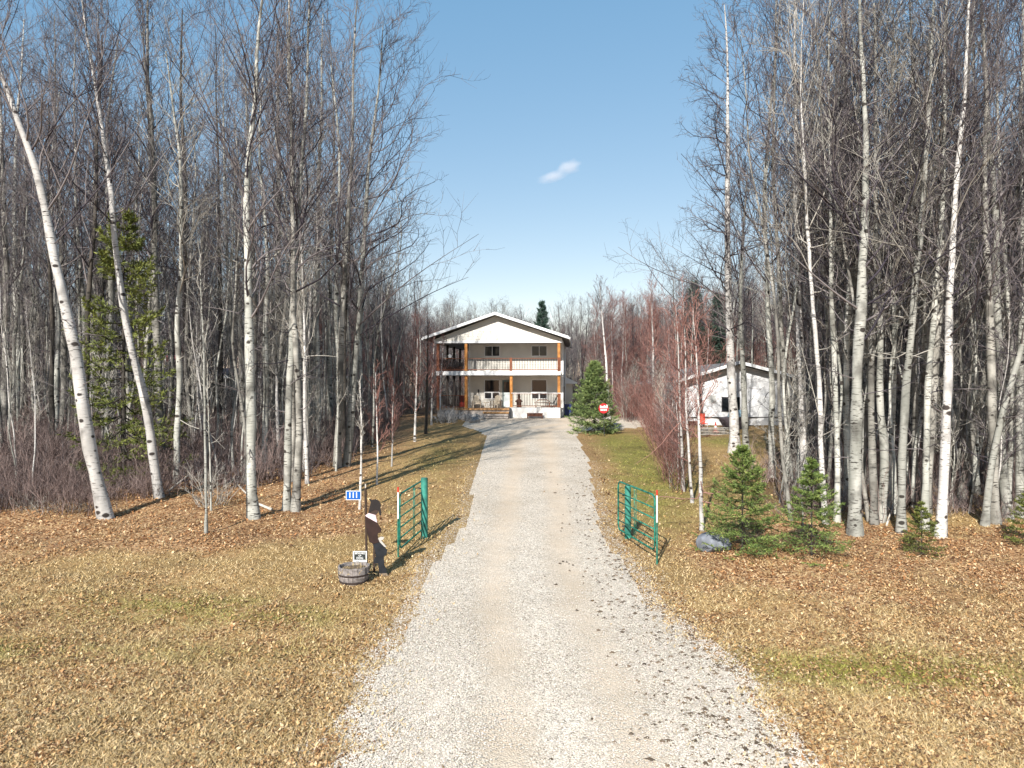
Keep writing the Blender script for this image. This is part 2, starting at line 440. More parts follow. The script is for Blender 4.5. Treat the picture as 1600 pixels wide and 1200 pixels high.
def gravel_mat():
    m, nt, b = nmat('drive_gravel', 0.95)
    tc = N(nt, 'ShaderNodeTexCoord')
    v = N(nt, 'ShaderNodeTexVoronoi', Scale=36.0); nt.links.new(tc.outputs['Object'], v.inputs['Vector'])
    sp = N(nt, 'ShaderNodeSeparateColor'); nt.links.new(v.outputs['Color'], sp.inputs[0])
    st = ramp(nt, [(0.0, (0.22, 0.18, 0.14)), (0.18, (0.41, 0.35, 0.28)), (0.5, (0.53, 0.46, 0.375)), (0.85, (0.65, 0.58, 0.49)), (1.0, (0.80, 0.73, 0.63))]); nt.links.new(sp.outputs[0], st.inputs[0])
    n = N(nt, 'ShaderNodeTexNoise', Scale=30.0, Detail=6.0); nt.links.new(tc.outputs['Object'], n.inputs['Vector'])
    fine = ramp(nt, [(0.3, (0.50, 0.405, 0.305)), (0.7, (0.66, 0.545, 0.42))]); nt.links.new(n.outputs[0], fine.inputs[0])
    a = N(nt, 'ShaderNodeAttribute', attribute_name='track')
    n3 = N(nt, 'ShaderNodeTexNoise', Scale=1.3, Detail=6.0, Roughness=0.7); nt.links.new(tc.outputs['Object'], n3.inputs['Vector'])
    ad = N(nt, 'ShaderNodeMath', operation='ADD'); nt.links.new(a.outputs['Fac'], ad.inputs[0]); nt.links.new(n3.outputs[0], ad.inputs[1])
    mr = N(nt, 'ShaderNodeMapRange'); mr.inputs[1].default_value = 0.75; mr.inputs[2].default_value = 1.35; nt.links.new(ad.outputs[0], mr.inputs[0])
    mx = N(nt, 'ShaderNodeMix', data_type='RGBA'); nt.links.new(mr.outputs[0], mx.inputs[0]); nt.links.new(st.outputs[0], mx.inputs[6]); nt.links.new(fine.outputs[0], mx.inputs[7])
    nb = N(nt, 'ShaderNodeTexNoise', Scale=0.6, Detail=5.0); nt.links.new(tc.outputs['Object'], nb.inputs['Vector'])
    br = ramp(nt, [(0.33, (0.88, 0.86, 0.83)), (0.62, (1.04, 1.03, 1.02))]); nt.links.new(nb.outputs[0], br.inputs[0])
    mu = N(nt, 'ShaderNodeMix', data_type='RGBA', blend_type='MULTIPLY'); mu.inputs[0].default_value = 1.0
    nt.links.new(mx.outputs[2], mu.inputs[6]); nt.links.new(br.outputs[0], mu.inputs[7]); nt.links.new(mu.outputs[2], b.inputs['Base Color'])
    bu = N(nt, 'ShaderNodeBump', Strength=0.7, Distance=0.02); nt.links.new(v.outputs['Distance'], bu.inputs['Height']); bu.invert = True
    nt.links.new(bu.outputs[0], b.inputs['Normal'])
    return m
M['gravel'] = gravel_mat()

M['siding'] = simple('white_siding', (0.72, 0.69, 0.62), 0.55, 0.06, 1.3)
M['trim'] = simple('white_trim', (0.82, 0.82, 0.81), 0.5, 0.03, 3)
M['skirt'] = simple('white_skirting', (0.78, 0.76, 0.72), 0.6, 0.08, 1.5)
M['soffit'] = simple('grey_soffit', (0.45, 0.45, 0.46), 0.6, 0.05, 3)
M['cedar'] = simple('orange_cedar', (0.52, 0.22, 0.055), 0.6, 0.2, 4)
M['rail_wood'] = simple('red_brown_rail', (0.22, 0.075, 0.035), 0.6, 0.2, 4)
M['baluster'] = simple('dark_baluster', (0.035, 0.027, 0.024), 0.5, 0.1, 4)
M['deck'] = simple('deck_planks', (0.42, 0.24, 0.11), 0.8, 0.25, 5)
M['steps'] = simple('weathered_steps', (0.36, 0.32, 0.29), 0.9, 0.2, 5)
M['shingle'] = simple('grey_shingles', (0.20, 0.19, 0.185), 0.95, 0.2, 12)
M['red_door'] = simple('red_paint', (0.5, 0.05, 0.03), 0.5)
M['teal_door'] = simple('grey_teal_frame', (0.12, 0.17, 0.17), 0.5)
M['door_panel'] = simple('door_panel_pale', (0.62, 0.68, 0.68), 0.4, 0.03)
M['dark_metal'] = simple('dark_metal', (0.05, 0.05, 0.055), 0.5)
M['blue_bin'] = simple('navy_plastic', (0.02, 0.035, 0.12), 0.5)
M['green_paint'] = simple('teal_green_enamel', (0.022, 0.20, 0.14), 0.5, 0.4, 7, 0.2)
M['green_post'] = simple('faded_green_post', (0.045, 0.235, 0.18), 0.65, 0.35, 4, 0.3)
M['red_refl'] = simple('red_marker', (0.55, 0.05, 0.03), 0.4)
M['white_paint'] = simple('white_paint', (0.8, 0.8, 0.78), 0.45, 0.04)
M['sign_blue'] = simple('sign_blue', (0.01, 0.10, 0.40), 0.35, 0.05)
M['sign_black'] = simple('sign_black', (0.035, 0.04, 0.04), 0.4)
M['sign_red'] = simple('sign_red', (0.62, 0.03, 0.035), 0.4, 0.08)
M['post_brown'] = simple('dark_brown_post', (0.055, 0.035, 0.025), 0.8, 0.2)
M['oak'] = simple('weathered_oak', (0.27, 0.24, 0.225), 0.9, 0.28, 14, 0.5)
M['soil'] = simple('dry_soil', (0.17, 0.12, 0.075), 1.0, 0.3, 20, 0.6)
M['hoop'] = simple('rusty_hoop', (0.05, 0.035, 0.03), 0.7, 0.2)
M['boulder'] = simple('blue_grey_stone', (0.20, 0.215, 0.245), 0.8, 0.25, 4, 0.5, bscale=14)
M['rock'] = simple('grey_fieldstone', (0.27, 0.26, 0.25), 0.9, 0.3, 5, 0.6, bscale=12)
M['log'] = simple('bleached_wood', (0.5, 0.46, 0.40), 0.9, 0.2, 8)
M['beige'] = simple('beige_plastic', (0.55, 0.47, 0.36), 0.6, 0.06)
M['brown_wood'] = simple('carved_brown_wood', (0.16, 0.07, 0.045), 0.8, 0.3, 9)
M['bench_wood'] = simple('bench_wood', (0.40, 0.20, 0.12), 0.8, 0.2, 6)
M['c_hat'] = simple('black_felt_paint', (0.018, 0.014, 0.013), 0.7)
M['c_skin'] = simple('dark_face_paint', (0.045, 0.028, 0.022), 0.7)  # plain dark paint for the skin of the cutout's head
M['c_scarf'] = simple('pale_pink_scarf_paint', (0.68, 0.52, 0.56), 0.7)
M['c_shirt'] = simple('dark_maroon_shirt_paint', (0.030, 0.014, 0.011), 0.75, 0.2)
M['c_jeans'] = simple('dark_jeans_paint', (0.014, 0.016, 0.020), 0.75, 0.25)
M['c_cloth'] = simple('grey_rag_paint', (0.45, 0.42, 0.38), 0.75)
M['c_boot'] = simple('tan_boot_paint', (0.22, 0.17, 0.12), 0.75)
M['cone'] = simple('cone_red', (0.75, 0.09, 0.05), 0.5)
M['hull'] = simple('plum_grey_cover', (0.09, 0.075, 0.085), 0.6, 0.2)
M['pink'] = simple('faded_red_cloth', (0.55, 0.2, 0.2), 0.8)
M['lattice'] = simple('rear_wall_grey', (0.55, 0.55, 0.52), 0.8)

def glass_mat():
    m, nt, b = nmat('window_glass', 0.04)
    b.inputs['Base Color'].default_value = (0.015, 0.018, 0.022, 1)
    b.inputs['Specular IOR Level'].default_value = 0.35
    n = N(nt, 'ShaderNodeTexNoise', Scale=1.2, Detail=2.0); tc = N(nt, 'ShaderNodeTexCoord'); nt.links.new(tc.outputs['Object'], n.inputs['Vector'])
    bu = N(nt, 'ShaderNodeBump', Strength=0.04, Distance=0.05); nt.links.new(n.outputs[0], bu.inputs['Height']); nt.links.new(bu.outputs[0], b.inputs['Normal'])
    return m
M['glass'] = glass_mat()
m, nt, b = nmat('blue_tint_screen', 0.1); b.inputs['Base Color'].default_value = (0.25, 0.36, 0.42, 1); M['blueglass'] = m

# ------------------------------------------------------------------ ground and driveway
def axis(segs):
    out = [segs[0][0]]
    for a, bb, st in segs:
        out += list(np.linspace(a, bb, max(1, int(round((bb - a) / st))) + 1)[1:])
    return np.array(out)
gx = axis([(-900, -200, 100), (-200, -60, 14), (-60, -24, 2), (-24, -9, 0.4), (-9, 9, 0.2), (9, 24, 0.4), (24, 60, 2), (60, 200, 14), (200, 900, 100)])
gy = axis([(-60, 4, 8), (4, 34, 0.25), (34, 60, 0.6), (60, 110, 3), (110, 250, 14), (250, 1500, 125)])
X, Y = np.meshgrid(gx, gy)
Z = gz(X, Y)
ddr = off_drive(X, Y)
inside = (ddr < -0.45)
Z = Z - 0.10 * inside          # the bed under the gravel
nx, ny = len(gx), len(gy)
idx = (np.arange(ny - 1)[:, None] * nx + np.arange(nx - 1)[None, :])
Q = np.stack([idx, idx + 1, idx + nx + 1, idx + nx], -1).reshape(-1, 4)
me = mesh_np('ground', np.stack([X, Y, Z], -1).reshape(-1, 3), Q, mats=[M['ground']], smooth=True)

def leafw(x, y):
    """how thick the fallen leaves lie"""
    y0_ = y; y = y + 1.3 * vnoise(x, y, 0.45, 41) + 0.7 * vnoise(x, y, 1.4, 42) + 0.4 * vnoise(x, y, 3.7, 43); x = x + 0.5 * vnoise(y, x, 1.2, 44)
    lw = in_left_woods(x + 0.0, y).astype(float); 
    eL = np.interp(y, [0, 8, 21, 24, 30, 40, 60], [-46, -32, -3.6, -5.0, -6.2, -6.3, -6.5])
    wd = 1.4 + 4.5 * sstep(21, 17, y)
    nearL = sstep(-1, 1, (eL - x) / wd)
    nearR = sstep(-1.3, 1.0, x - np.interp(y, [0, 8, 12, 15, 18, 22, 30], [60, 8.5, 6.6, 4.6, 4.2, 7, 13])) * sstep(22.5, 20.5, y) 
    fade = 1 - 0.62 * sstep(4, 9, -x) * sstep(17.5, 15.0, y) 
    # foreground left is mostly matted grass with leaves, foreground right mixed
    fgl = 0.42 * (x < 0) * sstep(19, 14, y)
    fgr = 0.52 * (x > 0) * sstep(16.5, 13.0, y) + 0.0
    edgeR = 0.35 * (x > 0) * sstep(1.6, 0.2, ddr_of(x, y))
    w = np.maximum.reduce([lw, nearL * sstep(7.0, 20.5, y), nearR * sstep(8.5, 18.0, y), fgl, fgr, edgeR])
    return np.clip(w + 0.26 * vnoise(x, y, 0.7, 3) + 0.20 * vnoise(x, y, 2.1, 33) + 0.14 * vnoise(x, y, 5.1, 34), 0, 1)
def ddr_of(x, y): return off_drive(x, y)
def blob(x, y, cx, cy, rx, ry): return np.exp(-(((x - cx) / rx) ** 2 + ((y - cy) / ry) ** 2))
def greenw(x, y):
    w = (blob(x, y, 5.8, 31, 1.6, 9) * 0.85 + blob(x, y, 6.8, 41, 2.2, 6) * 1.0 + blob(x, y, 4.5, 25, 1.0, 5) * 0.6
         + blob(x, y, -3.6, 36, 2.0, 8) * 0.55 + blob(x, y, -3.2, 22.5, 1.2, 3) * 0.35
         + blob(x, y, -7, 14.6, 2.5, 0.9) * 0.8 + blob(x, y, -9.5, 12.4, 1.6, 0.5) * 0.7 + blob(x, y, -4.4, 13.8, 1.8, 0.5) * 0.6 + blob(x, y, 5.2, 11.7, 3.2, 0.7) * 0.85 + blob(x, y, -5, 12.3, 3, 0.6) * 0.4
         + blob(x, y, 7.5, 11.2, 3.0, 0.5) * 0.5 + blob(x, y, 12.5, 41, 2.2, 4) * 0.9 + blob(x, y, 9, 27, 2, 4) * 0.5)
    return np.clip(w + 0.1 * vnoise(x, y, 1.3, 4), 0, 1)
xf, yf = X.ravel(), Y.ravel()
for nm, fn in (('leaf', leafw), ('green', greenw)):
    at = me.attributes.new(nm, 'FLOAT', 'POINT'); at.data.foreach_set('value', fn(xf, yf).astype(np.float32))
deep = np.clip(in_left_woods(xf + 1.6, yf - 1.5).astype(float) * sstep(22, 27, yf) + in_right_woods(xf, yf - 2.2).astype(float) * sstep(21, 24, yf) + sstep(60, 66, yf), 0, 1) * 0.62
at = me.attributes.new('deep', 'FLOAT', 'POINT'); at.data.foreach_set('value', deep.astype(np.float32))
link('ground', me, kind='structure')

ys = axis([(-10, 4, 1), (4, 30, 0.12), (30, 59, 0.3)])
cu = np.linspace(0, 1, 41)
Yd = np.repeat(ys[:, None], 41, 1)
jl = 0.10 * vnoise(ys * 1.6, ys * 0, 1.0, 8) + 0.025 * vnoise(ys * 9.3, ys * 0, 1.0, 9)
jr = 0.13 * vnoise(ys * 1.5, ys * 0 + 5, 1.0, 10) + 0.03 * vnoise(ys * 8.1, ys * 0, 1.0, 11)
a_ = xl(ys) + jl; b_ = xr(ys) + jr
Xd = a_[:, None] + (b_ - a_)[:, None] * cu[None, :]
mid = (a_ + b_)[:, None] / 2 
Zd = g0(Yd) + 0.035 * np.sin(PI * cu)[None, :] ** 0.5 - 0.03 + 0.010 * vnoise(Xd, Yd, 2.2, 12) + 0.006 * vnoise(Xd, Yd, 6.1, 37) - 0.02 * np.clip(np.exp(-((Xd - (xl(Yd) + xr(Yd)) / 2 + 0.85) / 0.4) ** 2) + np.exp(-((Xd - (xl(Yd) + xr(Yd)) / 2 - 0.85) / 0.4) ** 2), 0, 1)
Zd[:, 0] -= 0.03; Zd[:, -1] -= 0.03
nx = 41
idx = (np.arange(len(ys) - 1)[:, None] * nx + np.arange(nx - 1)[None, :])
Q = np.stack([idx, idx + 1, idx + nx + 1, idx + nx], -1).reshape(-1, 4)
me = mesh_np('driveway', np.stack([Xd, Yd, Zd], -1).reshape(-1, 3), Q, mats=[M['gravel']], smooth=True)
def trackw(x, y):
    c = (xl(y) + xr(y)) / 2 + 0.1
    w = np.exp(-((x - c + 0.95) / 0.55) ** 2) + np.exp(-((x - c - 0.75) / 0.55) ** 2)
    return np.clip(w, 0, 1) * 0.72 + 0.35 * sstep(30, 48, y)
at = me.attributes.new('track', 'FLOAT', 'POINT'); at.data.foreach_set('value', trackw(Xd.ravel(), Yd.ravel()).astype(np.float32))
link('driveway', me, kind='structure')

# loose stones on the gravel
def scatter(n, x0, x1, y0, y1, r, power=1.0):
    u = r.random(n); D = 1.0 / (1.0 / y0 + (1.0 / y1 - 1.0 / y0) * u)       # thinner with distance
    return x0 + (x1 - x0) * r.random(n), D
r = np.random.default_rng(11)
n = 150000
u = r.random(n); D = 1.0 / np.sqrt(1 / 8.0 ** 2 + (1 / 34.0 ** 2 - 1 / 8.0 ** 2) * u)
e = r.random(n)
spill = 0.30
x = xl(D) + (xr(D) - xl(D)) * e
edge_ = r.random(n) < 0.10; x = np.where(edge_, np.where(r.random(n) < 0.5, xl(D), xr(D)) + r.normal(size=n) * 0.26, x)
keep = (r.random(n) > trackw(x, D) * 1.2 + 0.25 * vnoise(x, D, 1.1, 36)) | edge_
x, D = x[keep], D[keep]; n = len(x)
cent = np.stack([x, D, np.where(off_drive(x, D) > 0, gz(x, D), g0(D) + 0.004) + 0.004], -1)
sz = 0.007 + 0.011 * r.random(n) ** 2.5
ang = r.random(n) * 2 * PI
corner = [(1, 0, 0), (0.1, 0.9, 0), (-0.95, 0.2, 0), (-0.2, -0.85, 0), (0.05, 0.05, 0.75)]
C = np.array(corner)[None] * (0.75 + 0.5 * r.random((n, 5, 1)))
ca, sa = np.cos(ang)[:, None], np.sin(ang)[:, None]
V = np.stack([C[..., 0] * ca - C[..., 1] * sa, C[..., 0] * sa + C[..., 1] * ca, C[..., 2]], -1) * sz[:, None, None] + cent[:, None, :]
b0 = np.arange(n)[:, None] * 5
T = np.concatenate([b0 + np.array([[0, 1, 4]]), b0 + np.array([[1, 2, 4]]), b0 + np.array([[2, 3, 4]]), b0 + np.array([[3, 0, 4]])])
shade = (0.36 + 0.38 * r.random((n, 1)) ** 0.8)
tint = np.array([[1.06, 0.93, 0.775]]) + r.normal(size=(n, 3)) * 0.02
col = np.repeat(np.clip(shade * tint, 0.03, 0.85), 5, 0)
link('gravel', mesh_np('gravel', V.reshape(-1, 3), None, T, mats=[M['stone_bits']], col=col), kind='stuff', label='loose pale gravel stones on the driveway')

# dark bits of dirt and leaves on the right half of the drive
r = np.random.default_rng(12)
n = 760
D = 1.0 / np.sqrt(1 / 8.5 ** 2 + (1 / 40.0 ** 2 - 1 / 8.5 ** 2) * r.random(n))
x = xr(D) - np.abs(r.normal(size=n)) * 0.85 * (xr(D) - xl(D)) / 6 - 0.1
parts = []
k = 7
a = np.arange(k) * 2 * PI / k
rad = 0.016 + 0.034 * r.random(n) ** 2
rr = rad[:, None] * (0.55 + 0.8 * r.random((n, k)))
ring = np.stack([x[:, None] + rr * np.cos(a) * 1.4, D[:, None] + rr * np.sin(a) * 0.8, np.repeat((g0(D) + 0.002)[:, None], k, 1)], -1)
top = np.stack([x, D, g0(D) + 0.03], -1)[:, None]
V = np.concatenate([ring, top], 1)
b0 = np.arange(n)[:, None] * (k + 1)
T = np.concatenate([b0 + np.array([[i, (i + 1) % k, k]]) for i in range(k)])
col = np.repeat(np.array([[0.12, 0.085, 0.055]]) * (0.5 + 1.2 * r.random((n, 1))), k + 1, 0)
link('dirt_clumps', mesh_np('dirt_clumps', V.reshape(-1, 3), None, T, mats=[M['leaf']], col=col), kind='stuff', label='dark crumbs of soil and leaves along the right side of the gravel')

# fallen leaves
r = np.random.default_rng(13)
n = 900000
D = 1.0 / np.sqrt(1 / 8.0 ** 2 + (1 / 40.0 ** 2 - 1 / 8.0 ** 2) * r.random(n))
x = (r.random(n) * 2 - 1) * D * 0.78
od = off_drive(x, D)
p = np.where(od > 0, leafw(x, D) * 0.9 + 0.10, 0.6 * np.exp(od / 0.12) + 0.03 * np.exp(od / 0.5))
p *= (0.12 + 0.88 * sstep(-0.25, 0.35, vnoise(x, D, 1.7, 21) + 0.7 * vnoise(x, D, 5.3, 22))) * (0.55 + 0.45 * sstep(10, 17, D))
k_ = r.random(n) < p
x, D = x[k_], D[k_]; n = len(x)
sz = (0.008 + 0.024 * r.random(n) ** 2.5) * (1 + 0.9 * sstep(12, 30, D))
ang = r.random(n) * 2 * PI
tilt = r.normal(size=(n, 2)) * 0.45
e1 = np.stack([np.cos(ang), np.sin(ang), tilt[:, 0]], -1); e2 = np.stack([-np.sin(ang), np.cos(ang), tilt[:, 1]], -1) * 0.72
c = np.stack([x, D, gz(x, D) + 0.012 + 0.03 * r.random(n)], -1)
c[:, 2] = np.where(off_drive(x, D) < 0, g0(D) + 0.02, c[:, 2])
cup = np.zeros((n, 3)); cup[:, 2] = sz * 0.35
V = np.stack([c - e1 * sz[:, None] + cup, c - e2 * sz[:, None], c + e1 * sz[:, None] * 1.15 + cup, c + e2 * sz[:, None]], 1)
Q = np.arange(n * 4).reshape(-1, 4)
pal = np.array([(0.30, 0.165, 0.065), (0.45, 0.275, 0.12), (0.60, 0.41, 0.20), (0.10, 0.05, 0.024), (0.62, 0.45, 0.25), (0.36, 0.22, 0.085)])
red = np.array([(0.34, 0.155, 0.06), (0.43, 0.225, 0.095), (0.55, 0.34, 0.165), (0.15, 0.065, 0.03), (0.68, 0.48, 0.28), (0.36, 0.18, 0.075)])
ci = r.integers(0, 6, n); lw = leafw(x, D)[:, None]
lw = sstep(0.25, 1.0, lw); cc = (pal[ci] * (1 - lw) + red[ci] * lw) * (0.7 + 0.5 * r.random((n, 1)))
link('fallen_leaves', mesh_np('fallen_leaves', V.reshape(-1, 3), Q, mats=[M['leaf']], col=np.repeat(np.clip(cc, 0, 0.9), 4, 0)), kind='stuff', label='dry red-brown and tan leaves covering the ground')

# short dry grass
r = np.random.default_rng(14)
n = 700000
D = 1.0 / np.sqrt(1 / 8.0 ** 2 + (1 / 44.0 ** 2 - 1 / 8.0 ** 2) * r.random(n))
x = (r.random(n) * 2 - 1) * D * 0.78
od = off_drive(x, D)
p = np.where(od > 0, 1 - 0.75 * leafw(x, D), 1.0 * np.exp(od / 0.22) * (vnoise(x, D, 2.6, 35) > -0.1)) * (1 - 0.9 * (in_left_woods(x + 0.8, D) & (D > 24)))
p *= 0.4 + 0.6 * sstep(-0.4, 0.4, vnoise(x, D, 1.4, 31))
k_ = r.random(n) < p
x, D = x[k_], D[k_]; n = len(x)
h = (0.02 + 0.045 * r.random(n)) * (1 + 0.5 * sstep(15, 40, D)); w = 0.006 + 0.008 * r.random(n) + 0.005 * sstep(15, 40, D)
ang = r.random(n) * 2 * PI; la = r.random(n) * 2 * PI; ln = h * (0.6 + 1.6 * r.random(n))
z0 = gz(x, D)
V = np.stack([np.stack([x - w * np.cos(ang), D - w * np.sin(ang), z0 - 0.005], -1), np.stack([x + w * np.cos(ang), D + w * np.sin(ang), z0 - 0.005], -1),
              np.stack([x + ln * np.cos(la), D + ln * np.sin(la), z0 + h], -1)], 1)
gw = greenw(x, D)[:, None]
tan = np.array([0.50, 0.34, 0.135]); grn = np.array([0.29, 0.275, 0.06]); pale = np.array([0.80, 0.61, 0.35])
mixr = r.random((n, 1))
cc = (tan * (1 - mixr) + pale * mixr) * (1 - gw) + grn * gw * (0.7 + 0.7 * r.random((n, 1)))
cc = cc * (0.35 + 0.8 * r.random((n, 1)))
link('dry_grass', mesh_np('dry_grass', V.reshape(-1, 3), None, np.arange(n * 3).reshape(-1, 3), mats=[M['blade']], col=np.repeat(cc, 3, 0)), kind='stuff', label='short dry yellow grass beside the driveway')

# ------------------------------------------------------------------ bare trees
def tree_geo(path, rad, seed, n1=26, s0=0.38, blen=0.17, l2=8, l3=6, l4=0, dead=6, up=0.35, ang=52, sides=9, fork=True, trunk_sides=None, twig_r=0.0055, bias=None):
    """path (K,3), rad (K,) -> trunk (V,Q), crown (V,Q)"""
    r = np.random.default_rng(seed)
    path = np.asarray(path, float); rad = np.asarray(rad, float)
    # resample + fine wobble
    d = np.r_[0, np.cumsum(np.linalg.norm(np.diff(path, axis=0), axis=1))]; H = d[-1]
    s = np.linspace(0, H, 26)
    P = np.stack([np.interp(s, d, path[:, i]) for i in range(3)], -1)
    # smooth
    for _ in range(2):
        P[1:-1] = 0.25 * P[:-2] + 0.5 * P[1:-1] + 0.25 * P[2:]
    wob = np.cumsum(r.normal(size=(26, 2)) * 0.011 * H / 15, axis=0); P[:, :2] += wob - wob[0]
    R = np.interp(s, d, rad)
    R = R * (1 + 0.07 * r.normal(size=26)); R[0] *= 1.4; R[1] *= 1.06
    P[0, 2] -= 0.15
    PT, RT = P[None], R[None]
    tv = [tubes(PT, RT, trunk_sides or sides)]
    # main branches: steeper near the top
    n = n1
    t = s0 + (0.985 - s0) * ((np.arange(n) + r.random(n)) / n)
    f = t * 25; i = np.minimum(f.astype(int), 24); w = (f - i)[:, None]
    pos = P[i] * (1 - w) + P[i + 1] * w; rb = np.interp(t * H, s, R)
    az = r.random(n) * 2 * PI
    if bias is not None:
        az = np.where(r.random(n) < 0.55, bias + r.normal(size=n) * 0.6, az)
    el = np.radians(ang - 8 + 22 * t + r.normal(size=n) * 9) 
    dr = np.stack([np.cos(el) * np.cos(az), np.cos(el) * np.sin(az), np.sin(el)], -1)
    L = H * blen * (0.35 + 1.1 * np.sqrt(np.clip(1.02 - t, 0, 1))) * (0.55 + 0.8 * r.random(n))
    B, RB = grow(pos, dr, L, np.minimum(np.maximum(rb * 0.34, 0.010), 0.036), 8, r, 0.007, 0.20, 0.16)
    parts = [tubes(B, RB, 4)]
    # a couple of forking leaders
    P2, R2 = spawn(B, RB, l2, 0.12, 0.98, 0.42, 46, up, 4, r, 0.006, 0.2)
    parts.append(tubes(P2, R2, 3))
    P3, R3 = spawn(P2, R2, l3, 0.12, 1.0, 0.5, 46, up * 0.8, 3, r, twig_r, 0.2)
    parts.append(tubes(P3, R3, 3))
    if l4:
        P4, R4 = spawn(P3, R3, l4, 0.2, 1.0, 0.6, 40, up * 0.6, 2, r, twig_r * 0.8, 0.1)
        parts.append(tubes(P4, R4, 3))
    if dead:
        t = 0.12 + (s0 + 0.1 - 0.12) * r.random(dead)
        f = t * 25; i = f.astype(int); w = (f - i)[:, None]; pos = P[i] * (1 - w) + P[i + 1] * w
        az = r.random(dead) * 2 * PI; el = np.radians(r.normal(size=dead) * 22 + 12)
        dr = np.stack([np.cos(el) * np.cos(az), np.cos(el) * np.sin(az), np.sin(el)], -1)
        B, RB = grow(pos, dr, 0.5 + 1.6 * r.random(dead), np.full(dead, 0.016), 6, r, 0.006, 0.22, 0.05)
        parts.append(tubes(B, RB, 4))
        P2, R2 = spawn(B, RB, 4, 0.3, 0.95, 0.4, 45, 0.1, 3, r, 0.005, 0.15); parts.append(tubes(P2, R2, 3))
    V, Q = joinq(parts)
    return joinq(tv), (V, Q)

def straight(H, r0, seed, lean=0.03):
    r = np.random.default_rng(seed + 900)
    K = 9; s = np.linspace(0, 1, K)
    wx = np.cumsum(r.normal(size=K) * lean); wy = np.cumsum(r.normal(size=K) * lean)
    ph = r.random() * 6
    P = np.stack([(wx - wx[0]) * H * 0.25 + 0.012 * H * np.sin(s * 5 + ph), (wy - wy[0]) * H * 0.25, s * H], -1)
    P[:, 0] -= P[0, 0]
    return P, r0 * (1 - 0.80 * s ** 1.1)

def crown_tone(V, seed):
    """tone runs in short lengths of branch, so neighbouring twigs differ"""
    r = np.random.default_rng(seed); n = len(V); g = 12
    t = np.repeat(r.random(n // g + 1), g)[:n]
    return np.repeat(t[:, None], 3, 1)
PROTO = []
specs = [  # H, r0, branches, kwargs, bark, twig
    (17.5, 0.14, dict(n1=24, s0=0.42, l2=7, l3=6), 'aspen', 'twig'),
    (16.5, 0.11, dict(n1=22, s0=0.46, l2=7, l3=6), 'poplar', 'twig'),
    (18.0, 0.17, dict(n1=22, s0=0.40, l2=7, l3=6, blen=0.19), 'poplar', 'twig'),
    (15.0, 0.08, dict(n1=20, s0=0.46, l2=7, l3=5), 'birch', 'twig'),
    (17.0, 0.13, dict(n1=24, s0=0.44, l2=7, l3=6, ang=42), 'aspen', 'twig_pale'),
    (16.0, 0.12, dict(n1=24, s0=0.42, l2=7, l3=6), 'dark_bark', 'twig'),
    (14.0, 0.07, dict(n1=20, s0=0.45, l2=7, l3=5), 'aspen', 'twig_pale'),
    (13.0, 0.09, dict(n1=34, s0=0.16, l2=9, l3=6, blen=0.20, ang=58), 'aspen', 'twig_red'),
    (12.5, 0.07, dict(n1=34, s0=0.14, l2=9, l3=6, blen=0.17, ang=60), 'birch', 'twig_red'),
]
for i, (H, r0, kw, bk, tw) in enumerate(specs):
    P, R = straight(H, r0, i)
    (tv, tq), (cv, cq) = tree_geo(P, R, 100 + i, **kw)
    mt = mesh_np('trunk', tv, tq, mats=[M[bk]], smooth=True)
    mc = mesh_np('crown', cv, cq, mats=[M[tw]], col=crown_tone(cv, 200 + i))
    PROTO.append((mt, mc, H))

NAMES = {0: 'aspen_tree', 1: 'aspen_tree', 2: 'poplar_tree', 3: 'birch_tree', 4: 'aspen_tree', 5: 'poplar_tree', 6: 'aspen_tree', 7: 'aspen_tree', 8: 'birch_tree'}
def put_tree(k, x, y, sc, rz, label, group, tilt=(0, 0)):
    mt, mc, H = PROTO[k]
    t = thing(NAMES[k], label, 'tree', (x, y, float(gz(x, y)) - 0.05), rz, group)
    t.rotation_euler = (tilt[0], tilt[1], rz)
    t.scale = (sc, sc, sc)
    link('trunk', mt, t); link('crown', mc, t)
    return t

def traced_tree(name, pts, w0, bk, tw, label, group, seed, base_y=None, top=None, D=None, w1=0.10, **kw):
    """a trunk whose bends follow the tree in the photograph; it stands at its own place with its own thickness"""
    px, py = pts[0]
    x0, d0 = ground_at(px, py) if D is None else ((px - 800) * D / FPX, D)
    P = [at_depth(a, c, d0) for a, c in pts]
    P = np.array(P); r = np.random.default_rng(seed)
    zz = P[:, 2] - P[0, 2]
    P[:, 1] += 0.02 * zz * r.normal() + 0.08 * np.sin(zz * 0.5 + r.random() * 6)
    if top:        # continue above the last traced point
        dirv = P[-1] - P[-2]; dirv /= np.linalg.norm(dirv)
        Hn = max(top - (P[-1, 2] - P[0, 2]), 5.0 if pts[-1][1] < 300 else 1.5)
        for q in (0.33, 0.66, 1.0):
            P = np.vstack([P, P[-1] + np.array([dirv[0] * 0.7 + r.normal() * 0.04, dirv[1] + r.normal() * 0.05, 1.0]) * Hn * 0.333])
    H = P[-1, 2] - P[0, 2]
    R0 = w0 * d0 / FPX / 2
    zz = (P[:, 2] - P[0, 2]) / H
    R = R0 * (1 - (1 - w1) * zz ** 1.15)
    base = np.array([x0, d0, float(gz(x0, d0))])
    P = P - P[0]
    (tv, tq), (cv, cq) = tree_geo(P, R, seed, **kw)
    t = thing(name, label, 'tree', tuple(base), 0, group)
    link('trunk', mesh_np('trunk', tv, tq, mats=[M[bk]], smooth=True), t)
    link('crown', mesh_np('crown', cv, cq, mats=[M[tw]], col=crown_tone(cv, seed)), t)
    return t

